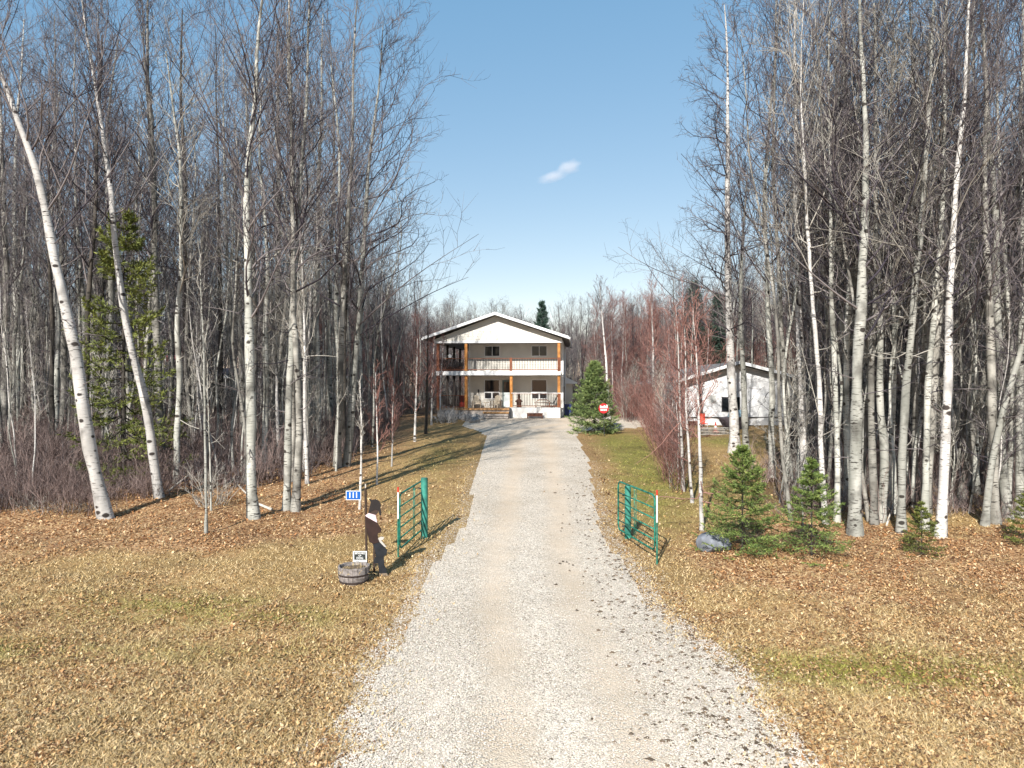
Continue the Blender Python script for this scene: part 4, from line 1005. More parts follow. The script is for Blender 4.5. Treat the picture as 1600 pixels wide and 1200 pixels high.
# ------------------------------------------------------------------ spruces
def spruce_meshes(seed, H, R, whorls, per, nl, side=7, clumps=9, needle='needle_bright', gap=0.0, droop=0.1, z0=0.06, power=0.85, trunk_r=None, width=0.28):
    r = np.random.default_rng(seed)
    zz = z0 * H + (H * 0.97 - z0 * H) * (np.arange(whorls) / (whorls - 1)) ** 0.92
    pos = []; d = []; L = []
    for i, z in enumerate(zz):
        m = per if i < whorls - 3 else max(3, per - 2)
        a0 = r.random() * 6.28
        for k in range(m):
            if r.random() < gap: continue
            a = a0 + 2 * PI * k / m + r.normal() * 0.18
            f = 1 - z / H
            l = R * (f ** power) * (0.78 + 0.34 * r.random()) * (0.8 + 0.2 * min(1, z / (0.18 * H) + 0.3)) + 0.03 * H * 0.3
            e = math.radians(-12 + 46 * (z / H) ** 1.3 + r.normal() * 6)
            pos.append((0, 0, z + r.normal() * 0.012 * H)); d.append((math.cos(a) * math.cos(e), math.sin(a) * math.cos(e), math.sin(e))); L.append(l)
    pos = np.array(pos); d = np.array(d); L = np.array(L)
    K = 6; s = np.linspace(0, 1, K)[None, :, None]
    P = pos[:, None] + d[:, None] * L[:, None, None] * s
    P[..., 2] += (-droop * L[:, None] * np.sin(s[..., 0] * PI) + 0.14 * L[:, None] * s[..., 0] ** 3)
    tr = trunk_r or H * 0.011
    RB = np.maximum(tr * 0.35 * (1 - s[..., 0]) * np.ones((len(P), 1)), 0.004)
    tp = np.stack([np.zeros(8), np.zeros(8), np.linspace(-0.05, H, 8)], -1)[None]
    tv, tq = joinq([tubes(tp, np.linspace(tr, 0.006, 8)[None], 8), tubes(P, RB, 3)])
    # side twigs, mostly in the plane of the branch
    n = side; N_ = len(P)
    ss = 0.18 + 0.8 * ((np.arange(n)[None] + r.random((N_, n))) / n)
    f = ss * (K - 1); i = np.minimum(f.astype(int), K - 2); w = (f - i)[..., None]; ix = np.arange(N_)[:, None]
    A_ = P[ix, i]; B_ = P[ix, i + 1]; q = A_ * (1 - w) + B_ * w; t = B_ - A_; t /= np.linalg.norm(t, axis=-1, keepdims=True)
    hv = np.cross(t, np.array([0, 0, 1.0])); hv /= np.linalg.norm(hv, axis=-1, keepdims=True) + 1e-9
    sg = np.where((np.arange(n) % 2) == 0, 1, -1)[None, :, None]
    dd = t * 0.72 + hv * sg * 0.75 + r.normal(size=t.shape) * 0.16; dd[..., 2] -= 0.06
    dd /= np.linalg.norm(dd, axis=-1, keepdims=True)
    LL = (L[:, None] * 0.42 * (1.12 - ss) + 0.05 * R) * (0.7 + 0.6 * r.random((N_, n)))
    q = q.reshape(-1, 3); dd = dd.reshape(-1, 3); LL = LL.reshape(-1)
    s2 = np.linspace(0, 1, 3)[None, :, None]
    TP = q[:, None] + dd[:, None] * LL[:, None, None] * s2
    # needles: small thin blades round the twigs and along the outer part of each branch
    def needles(q0, q1, m, tone):
        Nn = len(q0); u = (np.arange(m)[None] + r.random((Nn, m))) / m
        c = q0[:, None] * (1 - u[..., None]) + q1[:, None] * u[..., None]
        ax = q1 - q0; ax /= np.linalg.norm(ax, axis=1, keepdims=True) + 1e-9
        v = r.normal(size=(Nn, m, 3)); v -= (v * ax[:, None]).sum(-1, keepdims=True) * ax[:, None]; v /= np.linalg.norm(v, axis=-1, keepdims=True)
        nd = ax[:, None] * 0.75 + v * 0.8; nd[..., 2] += 0.12; nd /= np.linalg.norm(nd, axis=-1, keepdims=True)
        sd = np.cross(nd, r.normal(size=nd.shape)); sd /= np.linalg.norm(sd, axis=-1, keepdims=True) + 1e-9
        ln = nl * (0.6 + 0.7 * r.random((Nn, m, 1))); wd = ln * width * 0.5
        tri = np.stack([c - sd * wd, c + sd * wd, c + nd * ln], 2)
        tn = np.clip(tone[:, None] + r.normal(size=(Nn, m)) * 0.13, 0, 1)
        return tri.reshape(-1, 3), np.repeat(tn.reshape(-1), 3)
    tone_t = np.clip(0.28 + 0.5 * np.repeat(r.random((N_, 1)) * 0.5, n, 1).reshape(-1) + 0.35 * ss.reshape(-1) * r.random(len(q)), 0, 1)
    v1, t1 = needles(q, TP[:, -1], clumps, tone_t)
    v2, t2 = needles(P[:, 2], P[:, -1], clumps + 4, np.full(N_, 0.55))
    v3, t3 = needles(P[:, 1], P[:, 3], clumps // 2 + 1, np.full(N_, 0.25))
    lead0 = np.array([[0, 0, H * 0.86]]); lead1 = np.array([[0, 0, H * 1.01]])
    v4, t4 = needles(lead0, lead1, 40, np.array([0.7]))
    V = np.concatenate([v1, v2, v3, v4]); tn = np.concatenate([t1, t2, t3, t4])
    tw = tubes(TP, np.full((len(TP), 3), 0.003), 3)
    me_t = mesh_np('trunk', tv, tq, mats=[M['dark_bark']], smooth=True)
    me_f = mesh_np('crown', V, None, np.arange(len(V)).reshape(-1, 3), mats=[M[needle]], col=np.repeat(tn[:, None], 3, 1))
    me_w = mesh_np('branchlets', tw[0], tw[1], mats=[M['dark_bark']])
    return me_t, me_f, me_w
def put_spruce(ms, x, y, label, sc=1.0, rz=0.0, name='spruce_tree', group='spruces'):
    t = thing(name, label, 'spruce', (x, y, float(gz(x, y)) - 0.02), rz, group); t.scale = (sc,) * 3
    link('trunk', ms[0], t); link('crown', ms[1], t); link('branchlets', ms[2], t)
    return t
sp_a = spruce_meshes(1, 2.7, 1.35, 14, 8, 0.075, side=13, clumps=13, needle='needle_bright', gap=0.12, droop=0.10, z0=0.03, power=0.80)
sp_b = spruce_meshes(2, 2.5, 1.3, 12, 7, 0.075, side=11, clumps=12, needle='needle_bright', gap=0.08, droop=0.04, z0=0.03, power=1.05)
sp_c = spruce_meshes(3, 1.35, 0.66, 10, 6, 0.06, side=8, clumps=10, needle='needle_olive', gap=0.1, droop=0.02, z0=0.05, power=0.9)
sp_y = spruce_meshes(4, 4.9, 2.15, 20, 9, 0.14, side=14, clumps=13, needle='needle_yard', gap=0.12, droop=0.12, z0=0.02, power=0.8)
sp_l = spruce_meshes(5, 11.0, 2.6, 22, 6, 0.18, side=12, clumps=14, needle='needle_olive', gap=0.42, droop=0.16, z0=0.05, power=0.6, trunk_r=0.11)
sp_t = spruce_meshes(6, 13.0, 2.9, 26, 7, 0.24, side=10, clumps=9, needle='needle_blue', gap=0.06, droop=0.16, z0=0.1, power=0.9, trunk_r=0.16)
p = ground_at(1160, 860); put_spruce(sp_a, p[0], p[1], 'full young green spruce beside the blue-grey boulder')
p = ground_at(1268, 866); put_spruce(sp_b, p[0], p[1], 'second young spruce, with a thin open top and wide lower boughs', rz=1.0)
p = ground_at(1440, 865); put_spruce(sp_c, p[0], p[1], 'small lone yellow-green spruce in the leaves before the right woods')
p = ground_at(1606, 850); put_spruce(sp_c, p[0], p[1], 'small yellow-green spruce cut off by the right edge', 1.15, 2.0)
p = ground_at(929, 676); put_spruce(sp_y, p[0], p[1], 'bushy spruce by the right front of the house, behind the red sign', 0.95)
p = ground_at(193, 752); put_spruce(sp_l, p[0], p[1], 'tall sparse olive-green spruce between the two leaning birches')
p = ground_at(273, 725); put_spruce(sp_l, p[0], p[1], 'low green spruce boughs at the foot of the nearly black trunk', 0.26, 1.3)
put_spruce(sp_t, 3.25, 76.0, 'tall dark spruce whose tip shows above the house roof', 0.90)
put_spruce(sp_t, -12.6, 66.0, 'small dark spruce deep among the trees left of the house', 0.48, 2.2)
put_spruce(sp_t, 17.6, 68.0, 'olive-dark spruce crown behind the neighbour house', 0.98, 0.4)
put_spruce(sp_t, 20.4, 70.0, 'second dark spruce crown right of the one behind the neighbour house', 0.9, 3.4)

# silver-grey garden bush at the deck and other single bushes
def put_bush(name, me, x, y, label, sc=1.0):
    o = link(name, me, loc=(x, y, float(gz(x, y))), label=label, cat='bush'); o.scale = (sc,) * 3; return o
put_bush('garden_bush', bush_mesh('garden_bush', 77, 1.25, 1.5, 90, 8, 4, M['twig_silver'], lean=0.42), -4.75, 52.5, 'rounded silver-grey bare bush in front of the left end of the deck', 1.0)
put_bush('garden_bush', bush_mesh('garden_bush', 78, 0.8, 0.8, 40, 7, 3, M['twig_silver'], lean=0.4), -3.45, 53.6, 'small grey bare bush among the rocks beside the steps', 0.9)
put_bush('fallen_brush', bush_mesh('fallen_brush', 79, 1.5, 1.0, 26, 7, 3, M['twig_pale'], lean=0.7), *ground_at(330, 790), 'fan of thin pale stems at the foot of the bare sapling pole', 1.0)

# ------------------------------------------------------------------ main house
house = thing('house', 'two-storey white house with wraparound balcony, cedar posts and low gable roof', 'house', (0.0, 56.0, 2.30), math.radians(-5.5))
DW0, DW1, WY = -3.75, 3.98, 2.0     # wall from DW0 to DW1 at local depth WY
RIDX, EZ, PZ = -1.30, 6.22, 8.16
wl = MB().box(DW0, DW1, WY + 0.03, 13.5, 0.0, 6.30)
house_wall = wl.build('wall', M['siding'], house)
# lap siding, joined: too fine to pick apart
sd = MB()
def lap(x0, x1, y, z0, z1, st=0.21):
    z = z0
    while z < z1 - 0.01:
        z2 = min(z + st, z1)
        sd.add([(x0, y - 0.028, z), (x1, y - 0.028, z), (x1, y - 0.004, z2), (x0, y - 0.004, z2), (x0, y + 0.03, z), (x1, y + 0.03, z)], [(0, 1, 2, 3), (4, 5, 1, 0)])
        z = z2
lap(DW0, DW1, WY, 0.1, 6.2)
z = 0.1
while z < 6.1:
    sd.add([(DW1 + 0.03, WY, z), (DW1 + 0.03, 13.5, z), (DW1 + 0.006, 13.5, z + 0.21), (DW1 + 0.006, WY, z + 0.21), (DW1, WY, z), (DW1, 13.5, z)], [(0, 1, 2, 3), (4, 5, 1, 0)])
    z += 0.21
sd.build('siding', M['siding'], house, kind='stuff')
MB().box(DW1 - 0.02, DW1 + 0.05, WY - 0.05, WY + 0.10, 0.05, 6.2).build('corner_trim', M['trim'], house)
MB().box(DW0 - 0.05, DW0 + 0.08, WY - 0.05, WY + 0.05, 0.05, 6.2).build('corner_trim', M['trim'], house)
# roof
XL_, XR_ = -7.08, 4.52
def roof_poly(t0, t1):
    return [(XL_, EZ + t0), (RIDX, PZ + t0), (XR_, EZ + t0), (XR_, EZ + t1), (RIDX, PZ + t1), (XL_, EZ + t1)]
roof = MB().prism(roof_poly(0.02, 0.20), -0.62, 14.2).build('roof', M['shingle'], house)
MB().prism(roof_poly(0.0, 0.22), -0.70, -0.64).build('rake_board', M['trim'], roof)
MB().box(XR_ + 0.002, XR_ + 0.10, -0.63, 14.2, EZ - 0.02, EZ + 0.14).build('gutter', M['trim'], roof)
MB().box(XL_ - 0.10, XL_ - 0.002, -0.63, 14.2, EZ - 0.02, EZ + 0.14).build('gutter', M['trim'], roof)
MB().tube([(XR_ + 0.05, 6.0, EZ), (XR_ + 0.02, 6.0, EZ - 0.25), (DW1 + 0.12, 6.0, EZ - 0.5), (DW1 + 0.12, 6.0, 0.2)], 0.045, 6).build('downspout', M['trim'], roof)
gp = [(-6.35, 6.16), (-6.35, EZ + 0.02), (-6.30, EZ + 0.05), (RIDX, PZ - 0.01), (3.95, EZ + 0.10), (3.98, EZ), (3.98, 6.16)]
gable = MB().prism(gp, 0.02, 0.14).build('gable_wall', M['siding'], house)
gb = MB(); zz_ = 6.30
while zz_ < PZ - 0.1:
    w_ = (PZ - 0.03 - zz_) / (PZ - EZ)
    gb.box(RIDX + (XL_ - RIDX) * w_ * 0.98 + 0.1, RIDX + (XR_ - RIDX) * w_ * 0.98 - 0.1, 0.0, 0.016, zz_, zz_ + 0.012); zz_ += 0.21
gb.build('siding', M['trim'], gable, kind='stuff')
MB().box(-6.3, 4.0, -0.02, 0.18, 5.98, 6.155).build('porch_beam', M['trim'], house)
MB().box(-6.28, 3.97, 0.185, 13.4, 6.05, 6.12).build('porch_ceiling', M['soffit'], house)
# upper slab and balcony
MB().box(-6.12, 3.86, -0.04, 0.06, 3.40, 3.73).build('balcony_fascia', M['trim'], house)
MB().box(-6.10, 3.84, 0.065, 1.96, 3.45, 3.70).build('balcony_floor', M['soffit'], house)
MB().box(-6.10, DW0 - 0.06, 1.965, 13.0, 3.45, 3.70).build('balcony_floor', M['soffit'], house)
POSTS_UP = [(-6.0, 0.12), (-3.72, 0.12), (3.72, 0.12)]
for x_, y_ in POSTS_UP:
    MB().box(x_ - 0.11, x_ + 0.11, y_ - 0.05, y_ + 0.17, 3.735, 5.975).build('post', M['cedar'] if x_ > -5 else M['rail_wood'], house, bevel=0.01)
for x_ in (-6.0, -3.72, -0.08, 3.72):
    MB().box(x_ - 0.11, x_ + 0.11, 0.12, 0.32, 0.85 if x_ > -0.5 else 0.78, 3.395).build('post', M['cedar'] if x_ > -5 else M['rail_wood'], house, bevel=0.01)
for y_ in (4.2, 7.4, 10.6):
    MB().box(-6.1, -5.92, y_, y_ + 0.18, 3.705, 6.045).build('post', M['baluster'], house)
    MB().box(-6.1, -5.92, y_, y_ + 0.18, 0.4, 3.445).build('post', M['baluster'], house)
bal_mesh = MB().box(-0.020, 0.020, -0.016, 0.016, 0, 1).mesh('baluster', M['baluster'])
def railing(name, x0, x1, y, z0, h, mat, sp=0.125, skip=()):
    rl = MB().box(x0, x1, y - 0.05, y + 0.05, z0 + h - 0.045, z0 + h).box(x0, x1, y - 0.02, y + 0.02, z0 + 0.08, z0 + 0.14).build(name, mat, house)
    k = int((x1 - x0) / sp)
    for i in range(k):
        bb = link('baluster', bal_mesh, rl, (x0 + (i + 0.5) * (x1 - x0) / k, y, z0 + 0.145)); bb.scale = (1, 1, h - 0.19)
    return rl
railing('balcony_railing', -5.88, -3.84, 0.05, 3.735, 1.02, M['rail_wood'])
railing('balcony_railing', -3.60, -0.20, 0.05, 3.735, 1.02, M['rail_wood'])
railing('balcony_railing', 0.02, 3.60, 0.05, 3.735, 1.02, M['rail_wood'])
MB().box(-0.19, 0.01, -0.03, 0.12, 3.735, 4.80).build('newel_post', M['rail_wood'], house)
MB().box(3.61, 3.87, -0.10, 0.045, 3.74, 4.80).build('newel_post', M['rail_wood'], house)
railing('porch_railing', 0.04, 3.60, 0.10, 0.84, 1.10, M['rail_wood'])
MB().box(-0.05, 3.9, 0.02, 0.18, 1.955, 2.0).build('rail_cap', M['trim'], house)
MB().box(3.64, 3.86, 0.0, 0.10, 0.85, 1.95).build('newel_post', M['rail_wood'], house)
railing('deck_railing', -5.88, -3.84, 0.10, 0.75, 1.05, M['rail_wood'])
# side railing along the left deck
rl = MB().box(-6.06, -5.98, 0.35, 12.5, 4.70, 4.75).build('side_railing', M['rail_wood'], house)
for i in range(60):
    bb = link('baluster', bal_mesh, rl, (-6.02, 0.5 + i * 0.2, 3.72)); bb.scale = (1, 1, 0.97)
# porch floors, skirting and steps
MB().box(-0.18, 3.84, 0.0, 1.96, 0.0, 0.82).build('porch_skirt', M['skirt'], house, bevel=0.02)
for i in range(8):
    MB().box(-6.1, -0.20, 0.02 + i * 0.243, 0.24 + i * 0.243, 0.62, 0.745 + (i % 3) * 0.003).build('deck_plank', M['deck'], house)
MB().box(-6.05, -0.22, 0.10, 1.9, 0.0, 0.615).build('deck_base', M['steps'], house)
for i, (z_, y_) in enumerate([(0.50, -0.30), (0.32, -0.62), (0.14, -0.94)]):
    MB().box(-2.3 - 0.15 * i, -0.22, y_, y_ + 0.34, z_ - 0.14, z_).build('step', M['deck'] if i == 0 else M['steps'], house, bevel=0.01)
MB().box(-0.34, -0.195, -0.92, -0.02, 0.0, 1.75).build('stair_post', M['dark_metal'], house) if False else None
MB().box(-0.17, -0.05, -0.5, -0.03, 0.0, 0.80).build('stair_side', M['dark_metal'], house)
# windows
def window(x0, x1, z0, z1, split='v', nm='window'):
    f = 0.055; y0 = WY - 0.07
    w = MB().box(x0 - f, x1 + f, y0, WY - 0.03, z1, z1 + f).box(x0 - f, x1 + f, y0, WY - 0.03, z0 - f, z0).box(x0 - f, x0, y0, WY - 0.03, z0 + 0.001, z1 - 0.001).box(x1, x1 + f, y0, WY - 0.03, z0 + 0.001, z1 - 0.001).build(nm, M['trim'], house)
    if split == 'v':
        xm = (x0 + x1) / 2
        MB().box(xm - 0.025, xm + 0.025, y0 + 0.008, WY - 0.04, z0 + 0.002, z1 - 0.002).build('mullion', M['trim'], w)
        for a, c in ((x0, xm - 0.026), (xm + 0.026, x1)):
            MB().box(a + 0.002, c - 0.002, y0 + 0.022, WY - 0.036, z0 + 0.003, z1 - 0.003).build('pane', M['glass'], w)
    else:
        zm = z0 + (z1 - z0) * 0.34; xm = x0 + (x1 - x0) * (0.5)
        MB().box(x0 + 0.002, x1 - 0.002, y0 + 0.008, WY - 0.04, zm - 0.06, zm + 0.06).box(xm - 0.06, xm + 0.06, y0 + 0.009, WY - 0.041, z0 + 0.002, zm - 0.061).build('mullion', M['trim'], w)
        MB().box(x0 + 0.002, x1 - 0.002, y0 + 0.022, WY - 0.036, zm + 0.061, z1 - 0.003).build('pane', M['glass'], w)
        MB().box(x0 + 0.002, xm - 0.061, y0 + 0.022, WY - 0.036, z0 + 0.003, zm - 0.061).build('pane', M['glass'], w)
        MB().box(xm + 0.061, x1 - 0.002, y0 + 0.022, WY - 0.036, z0 + 0.003, zm - 0.061).build('pane', M['glass'], w)
window(-2.42, -1.24, 5.02, 5.80); window(1.46, 2.66, 5.02, 5.80)
window(-2.44, -1.26, 1.52, 3.02, 'h'); window(1.46, 2.64, 1.52, 3.02, 'h')
dr_ = MB().box(-0.98, -0.88, WY - 0.09, WY - 0.03, 0.76, 3.02).box(-0.24, -0.14, WY - 0.09, WY - 0.03, 0.76, 3.02).box(-0.879, -0.241, WY - 0.088, WY - 0.031, 2.90, 3.02).build('door', M['teal_door'], house)
MB().box(-0.878, -0.242, WY - 0.07, WY - 0.035, 0.78, 1.85).box(-0.878, -0.242, WY - 0.072, WY - 0.035, 1.88, 2.0).build('door_panel', M['door_panel'], dr_)
MB().box(-0.878, -0.242, WY - 0.066, WY - 0.035, 2.02, 2.89).build('pane', M['glass'], dr_)
MB().box(-0.86, -0.82, WY - 0.11, WY - 0.073, 1.70, 1.80).build('handle', M['dark_metal'], dr_)
MB().box(-3.02, -2.92, WY - 0.12, WY - 0.035, 1.95, 2.25).build('porch_lamp', M['dark_metal'], house)
# the small roofed bump-out on the right side
MB().box(DW1 + 0.05, DW1 + 0.72, 7.5, 11.0, 0.0, 2.7).build('side_bay', M['siding'], house)
MB().prism([(DW1 + 0.055, 2.72), (DW1 + 1.15, 2.72), (DW1 + 1.15, 2.84), (DW1 + 0.055, 3.35)], 7.1, 11.4).build('bay_roof', M['trim'], house)
MB().box(DW1 + 0.04, DW1 + 0.12, 3.4, 4.4, 1.3, 2.5).build('side_window', M['glass'], house)
MB().box(-4.75, -4.3, 3.2, 3.3, 0.76, 1.75).build('red_panel', M['red_door'], house)

def onhouse(x, y, z=0.0):
    a = math.radians(-5.5)
    return (x * math.cos(a) - y * math.sin(a), 56.0 + x * math.sin(a) + y * math.cos(a), 2.30 + z)
HR = math.radians(-5.5)
# adirondack chairs
def adirondack(loc, label, rz):
    t = thing('garden_chair', label, 'chair', loc, rz, 'beige garden chairs on the deck')
    MB().box(-0.27, 0.27, -0.30, 0.25, 0.30, 0.34).build('seat', M['beige'], t)
    for i in range(5):
        x0 = -0.25 + i * 0.102
        MB().add([(x0, 0.22, 0.30), (x0 + 0.09, 0.22, 0.30), (x0 + 0.09, 0.52, 1.06 - abs(i - 2) * 0.05), (x0, 0.52, 1.06 - abs(i - 2) * 0.05), (x0, 0.245, 0.29), (x0 + 0.09, 0.245, 0.29), (x0 + 0.09, 0.545, 1.05 - abs(i - 2) * 0.05), (x0, 0.545, 1.05 - abs(i - 2) * 0.05)],
                 [(0, 1, 2, 3), (4, 7, 6, 5), (0, 4, 5, 1), (3, 2, 6, 7), (0, 3, 7, 4), (1, 5, 6, 2)]).build('back_slat', M['beige'], t)
    for sx in (-1, 1):
        MB().box(sx * 0.34 - 0.06, sx * 0.34 + 0.06, -0.38, 0.34, 0.55, 0.58).build('armrest', M['beige'], t)
        MB().box(sx * 0.30 - 0.03, sx * 0.30 + 0.03, -0.32, -0.24, 0, 0.55).build('leg', M['beige'], t)
        MB().box(sx * 0.30 - 0.03, sx * 0.30 + 0.03, 0.26, 0.34, 0, 0.55).build('leg', M['beige'], t)
adirondack(onhouse(-3.0, 1.0, 0.75), 'beige slatted garden chair on the deck left of the window', HR + 0.25)
adirondack(onhouse(-1.45, 1.0, 0.75), 'beige slatted garden chair on the deck beside the door', HR - 0.3)
t = thing('side_table', 'low round table between the two beige garden chairs', 'table', onhouse(-2.2, 0.9, 0.75), HR)
MB().lathe([(0.24, 0.42), (0.25, 0.44), (0.25, 0.46), (0.24, 0.47)], 16).build('table_top', M['beige'], t)
for k in range(3):
    a = k * 2.09; MB().tube([(0.2 * math.cos(a), 0.2 * math.sin(a), 0), (0.06 * math.cos(a), 0.06 * math.sin(a), 0.42)], 0.015, 6).build('leg', M['beige'], t)
# bench on the raised porch
t = thing('porch_bench', 'reddish wooden slat bench behind the porch railing', 'bench', onhouse(2.4, 0.9, 0.82), HR)
for i in range(3): MB().box(-0.65, 0.65, -0.25 + i * 0.16, -0.11 + i * 0.16, 0.36, 0.40).build('slat', M['bench_wood'], t)
MB().tube([(-0.6, 0.26, 0.42), (-0.3, 0.28, 0.60), (0.3, 0.28, 0.60), (0.6, 0.26, 0.42)], 0.03, 6).build('backrest', M['bench_wood'], t)
for sx in (-0.55, 0.55):
    for sy in (-0.2, 0.2): MB().box(sx - 0.03, sx + 0.03, sy - 0.03, sy + 0.03, 0, 0.36).build('leg', M['bench_wood'], t)
t = thing('deck_lounger', 'dark reclining chair at the right end of the porch', 'chair', onhouse(3.15, 1.2, 0.82), HR)
MB().tube([(-0.45, 0, 0.35), (0.1, 0, 0.32), (0.45, 0, 1.0)], 0.045, 6).tube([(-0.45, 0.4, 0.35), (0.1, 0.4, 0.32), (0.45, 0.4, 1.0)], 0.045, 6).build('frame', M['dark_metal'], t)
MB().add([(-0.45, 0, 0.37), (0.1, 0, 0.34), (0.45, 0, 1.0), (-0.45, 0.4, 0.37), (0.1, 0.4, 0.34), (0.45, 0.4, 1.0)], [(0, 1, 4, 3), (1, 2, 5, 4)]).build('seat', M['dark_metal'], t)
for sx in (-0.4, 0.15): MB().tube([(sx, 0, 0), (sx, 0, 0.34)], 0.02, 6).build('leg', M['dark_metal'], t)
t = thing('carved_figure', 'carved brown wooden bear figure standing by the porch railing', 'statue', onhouse(0.52, 0.45, 0.82), HR)
MB().lathe([(0.19, 0), (0.2, 0.1), (0.15, 0.14), (0.19, 0.3), (0.20, 0.45), (0.16, 0.62), (0.10, 0.72)], 12).build('body', M['brown_wood'], t, smooth=True)
MB().lathe([(0.05, 0.70), (0.12, 0.78), (0.13, 0.88), (0.08, 0.98), (0.02, 1.0)], 12).add(*[[( -0.11, 0.0, 0.93), (-0.05, 0, 0.95), (-0.10, 0, 1.03), (-0.08, 0.04, 0.96)], [(0, 1, 2), (0, 2, 3), (1, 3, 2)]]).add([(0.11, 0, 0.93), (0.05, 0, 0.95), (0.10, 0, 1.03), (0.08, 0.04, 0.96)], [(0, 2, 1), (0, 3, 2), (1, 2, 3)]).build('head', M['brown_wood'], t, smooth=True)
for sx in (-1, 1): MB().tube([(sx * 0.15, -0.02, 0.6), (sx * 0.24, -0.12, 0.48), (sx * 0.14, -0.22, 0.42)], [0.06, 0.055, 0.04], 8).build('arm', M['brown_wood'], t, smooth=True)
# low bench before the white skirting
t = thing('low_bench', 'low dark brown bench standing against the white porch skirting', 'bench', onhouse(1.85, -0.42, 0.0), HR)
MB().box(-0.62, 0.62, -0.16, 0.16, 0.36, 0.41).build('seat', M['brown_wood'], t)
MB().box(-0.58, 0.58, -0.13, -0.10, 0.16, 0.358).build('apron', M['brown_wood'], t)
for sx in (-0.57, 0.57): MB().box(sx - 0.04, sx + 0.04, -0.13, 0.13, 0, 0.355).build('leg', M['brown_wood'], t)
# bins at the right corner, propane box
t = thing('storage_bin', 'navy blue plastic bin at the right corner of the house', 'bin', onhouse(4.38, 3.0, 0.0), HR)
MB().add([(-0.22, -0.25, 0), (0.22, -0.25, 0), (0.22, 0.25, 0), (-0.22, 0.25, 0), (-0.27, -0.3, 0.95), (0.27, -0.3, 0.95), (0.27, 0.3, 0.95), (-0.27, 0.3, 0.95)], [(3, 2, 1, 0), (4, 5, 6, 7), (0, 1, 5, 4), (1, 2, 6, 5), (2, 3, 7, 6), (3, 0, 4, 7)]).build('body', M['blue_bin'], t)
MB().box(-0.29, 0.29, -0.33, 0.33, 0.955, 1.02).build('lid', M['blue_bin'], t)
# planter box and lantern on the left balcony
t = thing('balcony_planter', 'brown planter of dry olive shrubs on the left end of the balcony', 'planter', onhouse(-4.9, 0.7, 3.70), HR)
MB().box(-0.8, 0.8, -0.2, 0.2, 0, 0.4).build('box', M['brown_wood'], t)
link('plants', bush_mesh('plants', 90, 0.7, 1.6, 60, 6, 3, M['twig'], lean=0.3), t, (0, 0, 0.35))
t = thing('hanging_lantern', 'white box lantern standing on the balcony railing', 'lantern', onhouse(-5.0, 0.05, 4.76), HR)
MB().box(-0.16, 0.16, -0.12, 0.12, 0.0, 0.05).build('base', M['rail_wood'], t)
MB().box(-0.13, 0.13, -0.1, 0.1, 0.052, 0.22).build('box', M['white_paint'], t)
MB().prism([(-0.18, 0.225), (0.18, 0.225), (0, 0.32)], -0.13, 0.13).build('lid', M['white_paint'], t)

# rocks near the steps
def rock_mesh(name, seed, mat, sx=1, sy=1, sz=0.7):
    import bmesh
    bm = bmesh.new(); bmesh.ops.create_icosphere(bm, subdivisions=4, radius=1.0)
    rr = np.random.default_rng(seed); ks = rr.normal(size=(7, 3)) * 1.3; ph = rr.random(7) * 6.28
    ks2 = rr.normal(size=(8, 3)) * 4; cuts = rr.normal(size=(7, 3)); cuts /= np.linalg.norm(cuts, axis=1, keepdims=True)
    for v in bm.verts:
        c = np.array(v.co); f = 1 + 0.06 * np.sin(ks @ c + ph).sum() / 2 + 0.012 * np.sin(ks2 @ c).sum()
        c = c * f
        for q in cuts:
            d_ = c @ q
            if d_ > 0.80: c = c - q * (d_ - 0.80) * 0.85
        v.co = (c[0] * sx, c[1] * sy, c[2] * sz)
    me = bpy.data.meshes.new(name); bm.to_mesh(me); bm.free(); me.materials.append(mat)
    me.polygons.foreach_set('use_smooth', [True] * len(me.polygons)); return me
rkm = [rock_mesh('rock', 3 + i, M['rock'], 1, 0.9, 0.75) for i in range(3)]
labs = ['large dark rock at the end of the garden bed beside the drive', 'pale rock next to the large dark one by the drive', 'flat grey rock below the left end of the steps', 'angular grey rock between the flat one and the deck', 'small grey rock against the lowest step', 'grey rock under the left deck corner', 'rounded grey rock behind the silver bush', 'low broken rock in the middle of the garden bed']
for i, (px, py, s_) in enumerate([(741, 660, 0.42), (733, 657, 0.33), (742, 648, 0.45), (733, 645, 0.4), (752, 647, 0.33), (727, 643, 0.4), (722, 652, 0.3), (747, 652, 0.3)]):
    x_, y_ = ground_at(px, py)
    y_ = min(y_, 54.7)
    o = link('garden_rock', rkm[i % 3], loc=((px - 800) * y_ / FPX, y_, float(gz(x_, y_)) + s_ * 0.25), rot=(0, 0, i * 1.3), label=labs[i], cat='rock', group='rocks of the garden bed'); o.scale = (s_,) * 3

# ------------------------------------------------------------------ neighbour house (right)
M['neighbour_white'] = simple('neighbour_white', (0.82, 0.82, 0.82), 0.55, 0.04, 2)
nh = thing('neighbour_house', 'single-storey white house with low gable roof seen through the trees on the right', 'house', (0, 50.4, 2.05))
NX0, NX1, NR = 12.25, 21.4, 16.1
MB().prism([(NX0, 0), (NX1, 0), (NX1, 3.05), (NR, 4.33), (NX0, 3.18)], 0.0, 12).build('wall', M['neighbour_white'], nh)
rp = lambda a, c: [(10.9, 2.86 + a), (NR, 4.42 + a), (NX1 + 1.0, 2.78 + a), (NX1 + 1.0, 2.78 + c), (NR, 4.42 + c), (10.9, 2.86 + c)]
rf = MB().prism(rp(0.0, 0.12), -0.66, 12.6).build('roof', M['shingle'], nh)
MB().prism(rp(-0.05, 0.17), -0.73, -0.67).build('rake_board', M['trim'], rf)
MB().box(14.05, 14.62, -0.06, -0.005, 1.62, 2.18).build('window', M['trim'], nh)
MB().box(14.10, 14.57, -0.08, -0.061, 1.67, 2.13).build('pane', M['lattice'], nh)
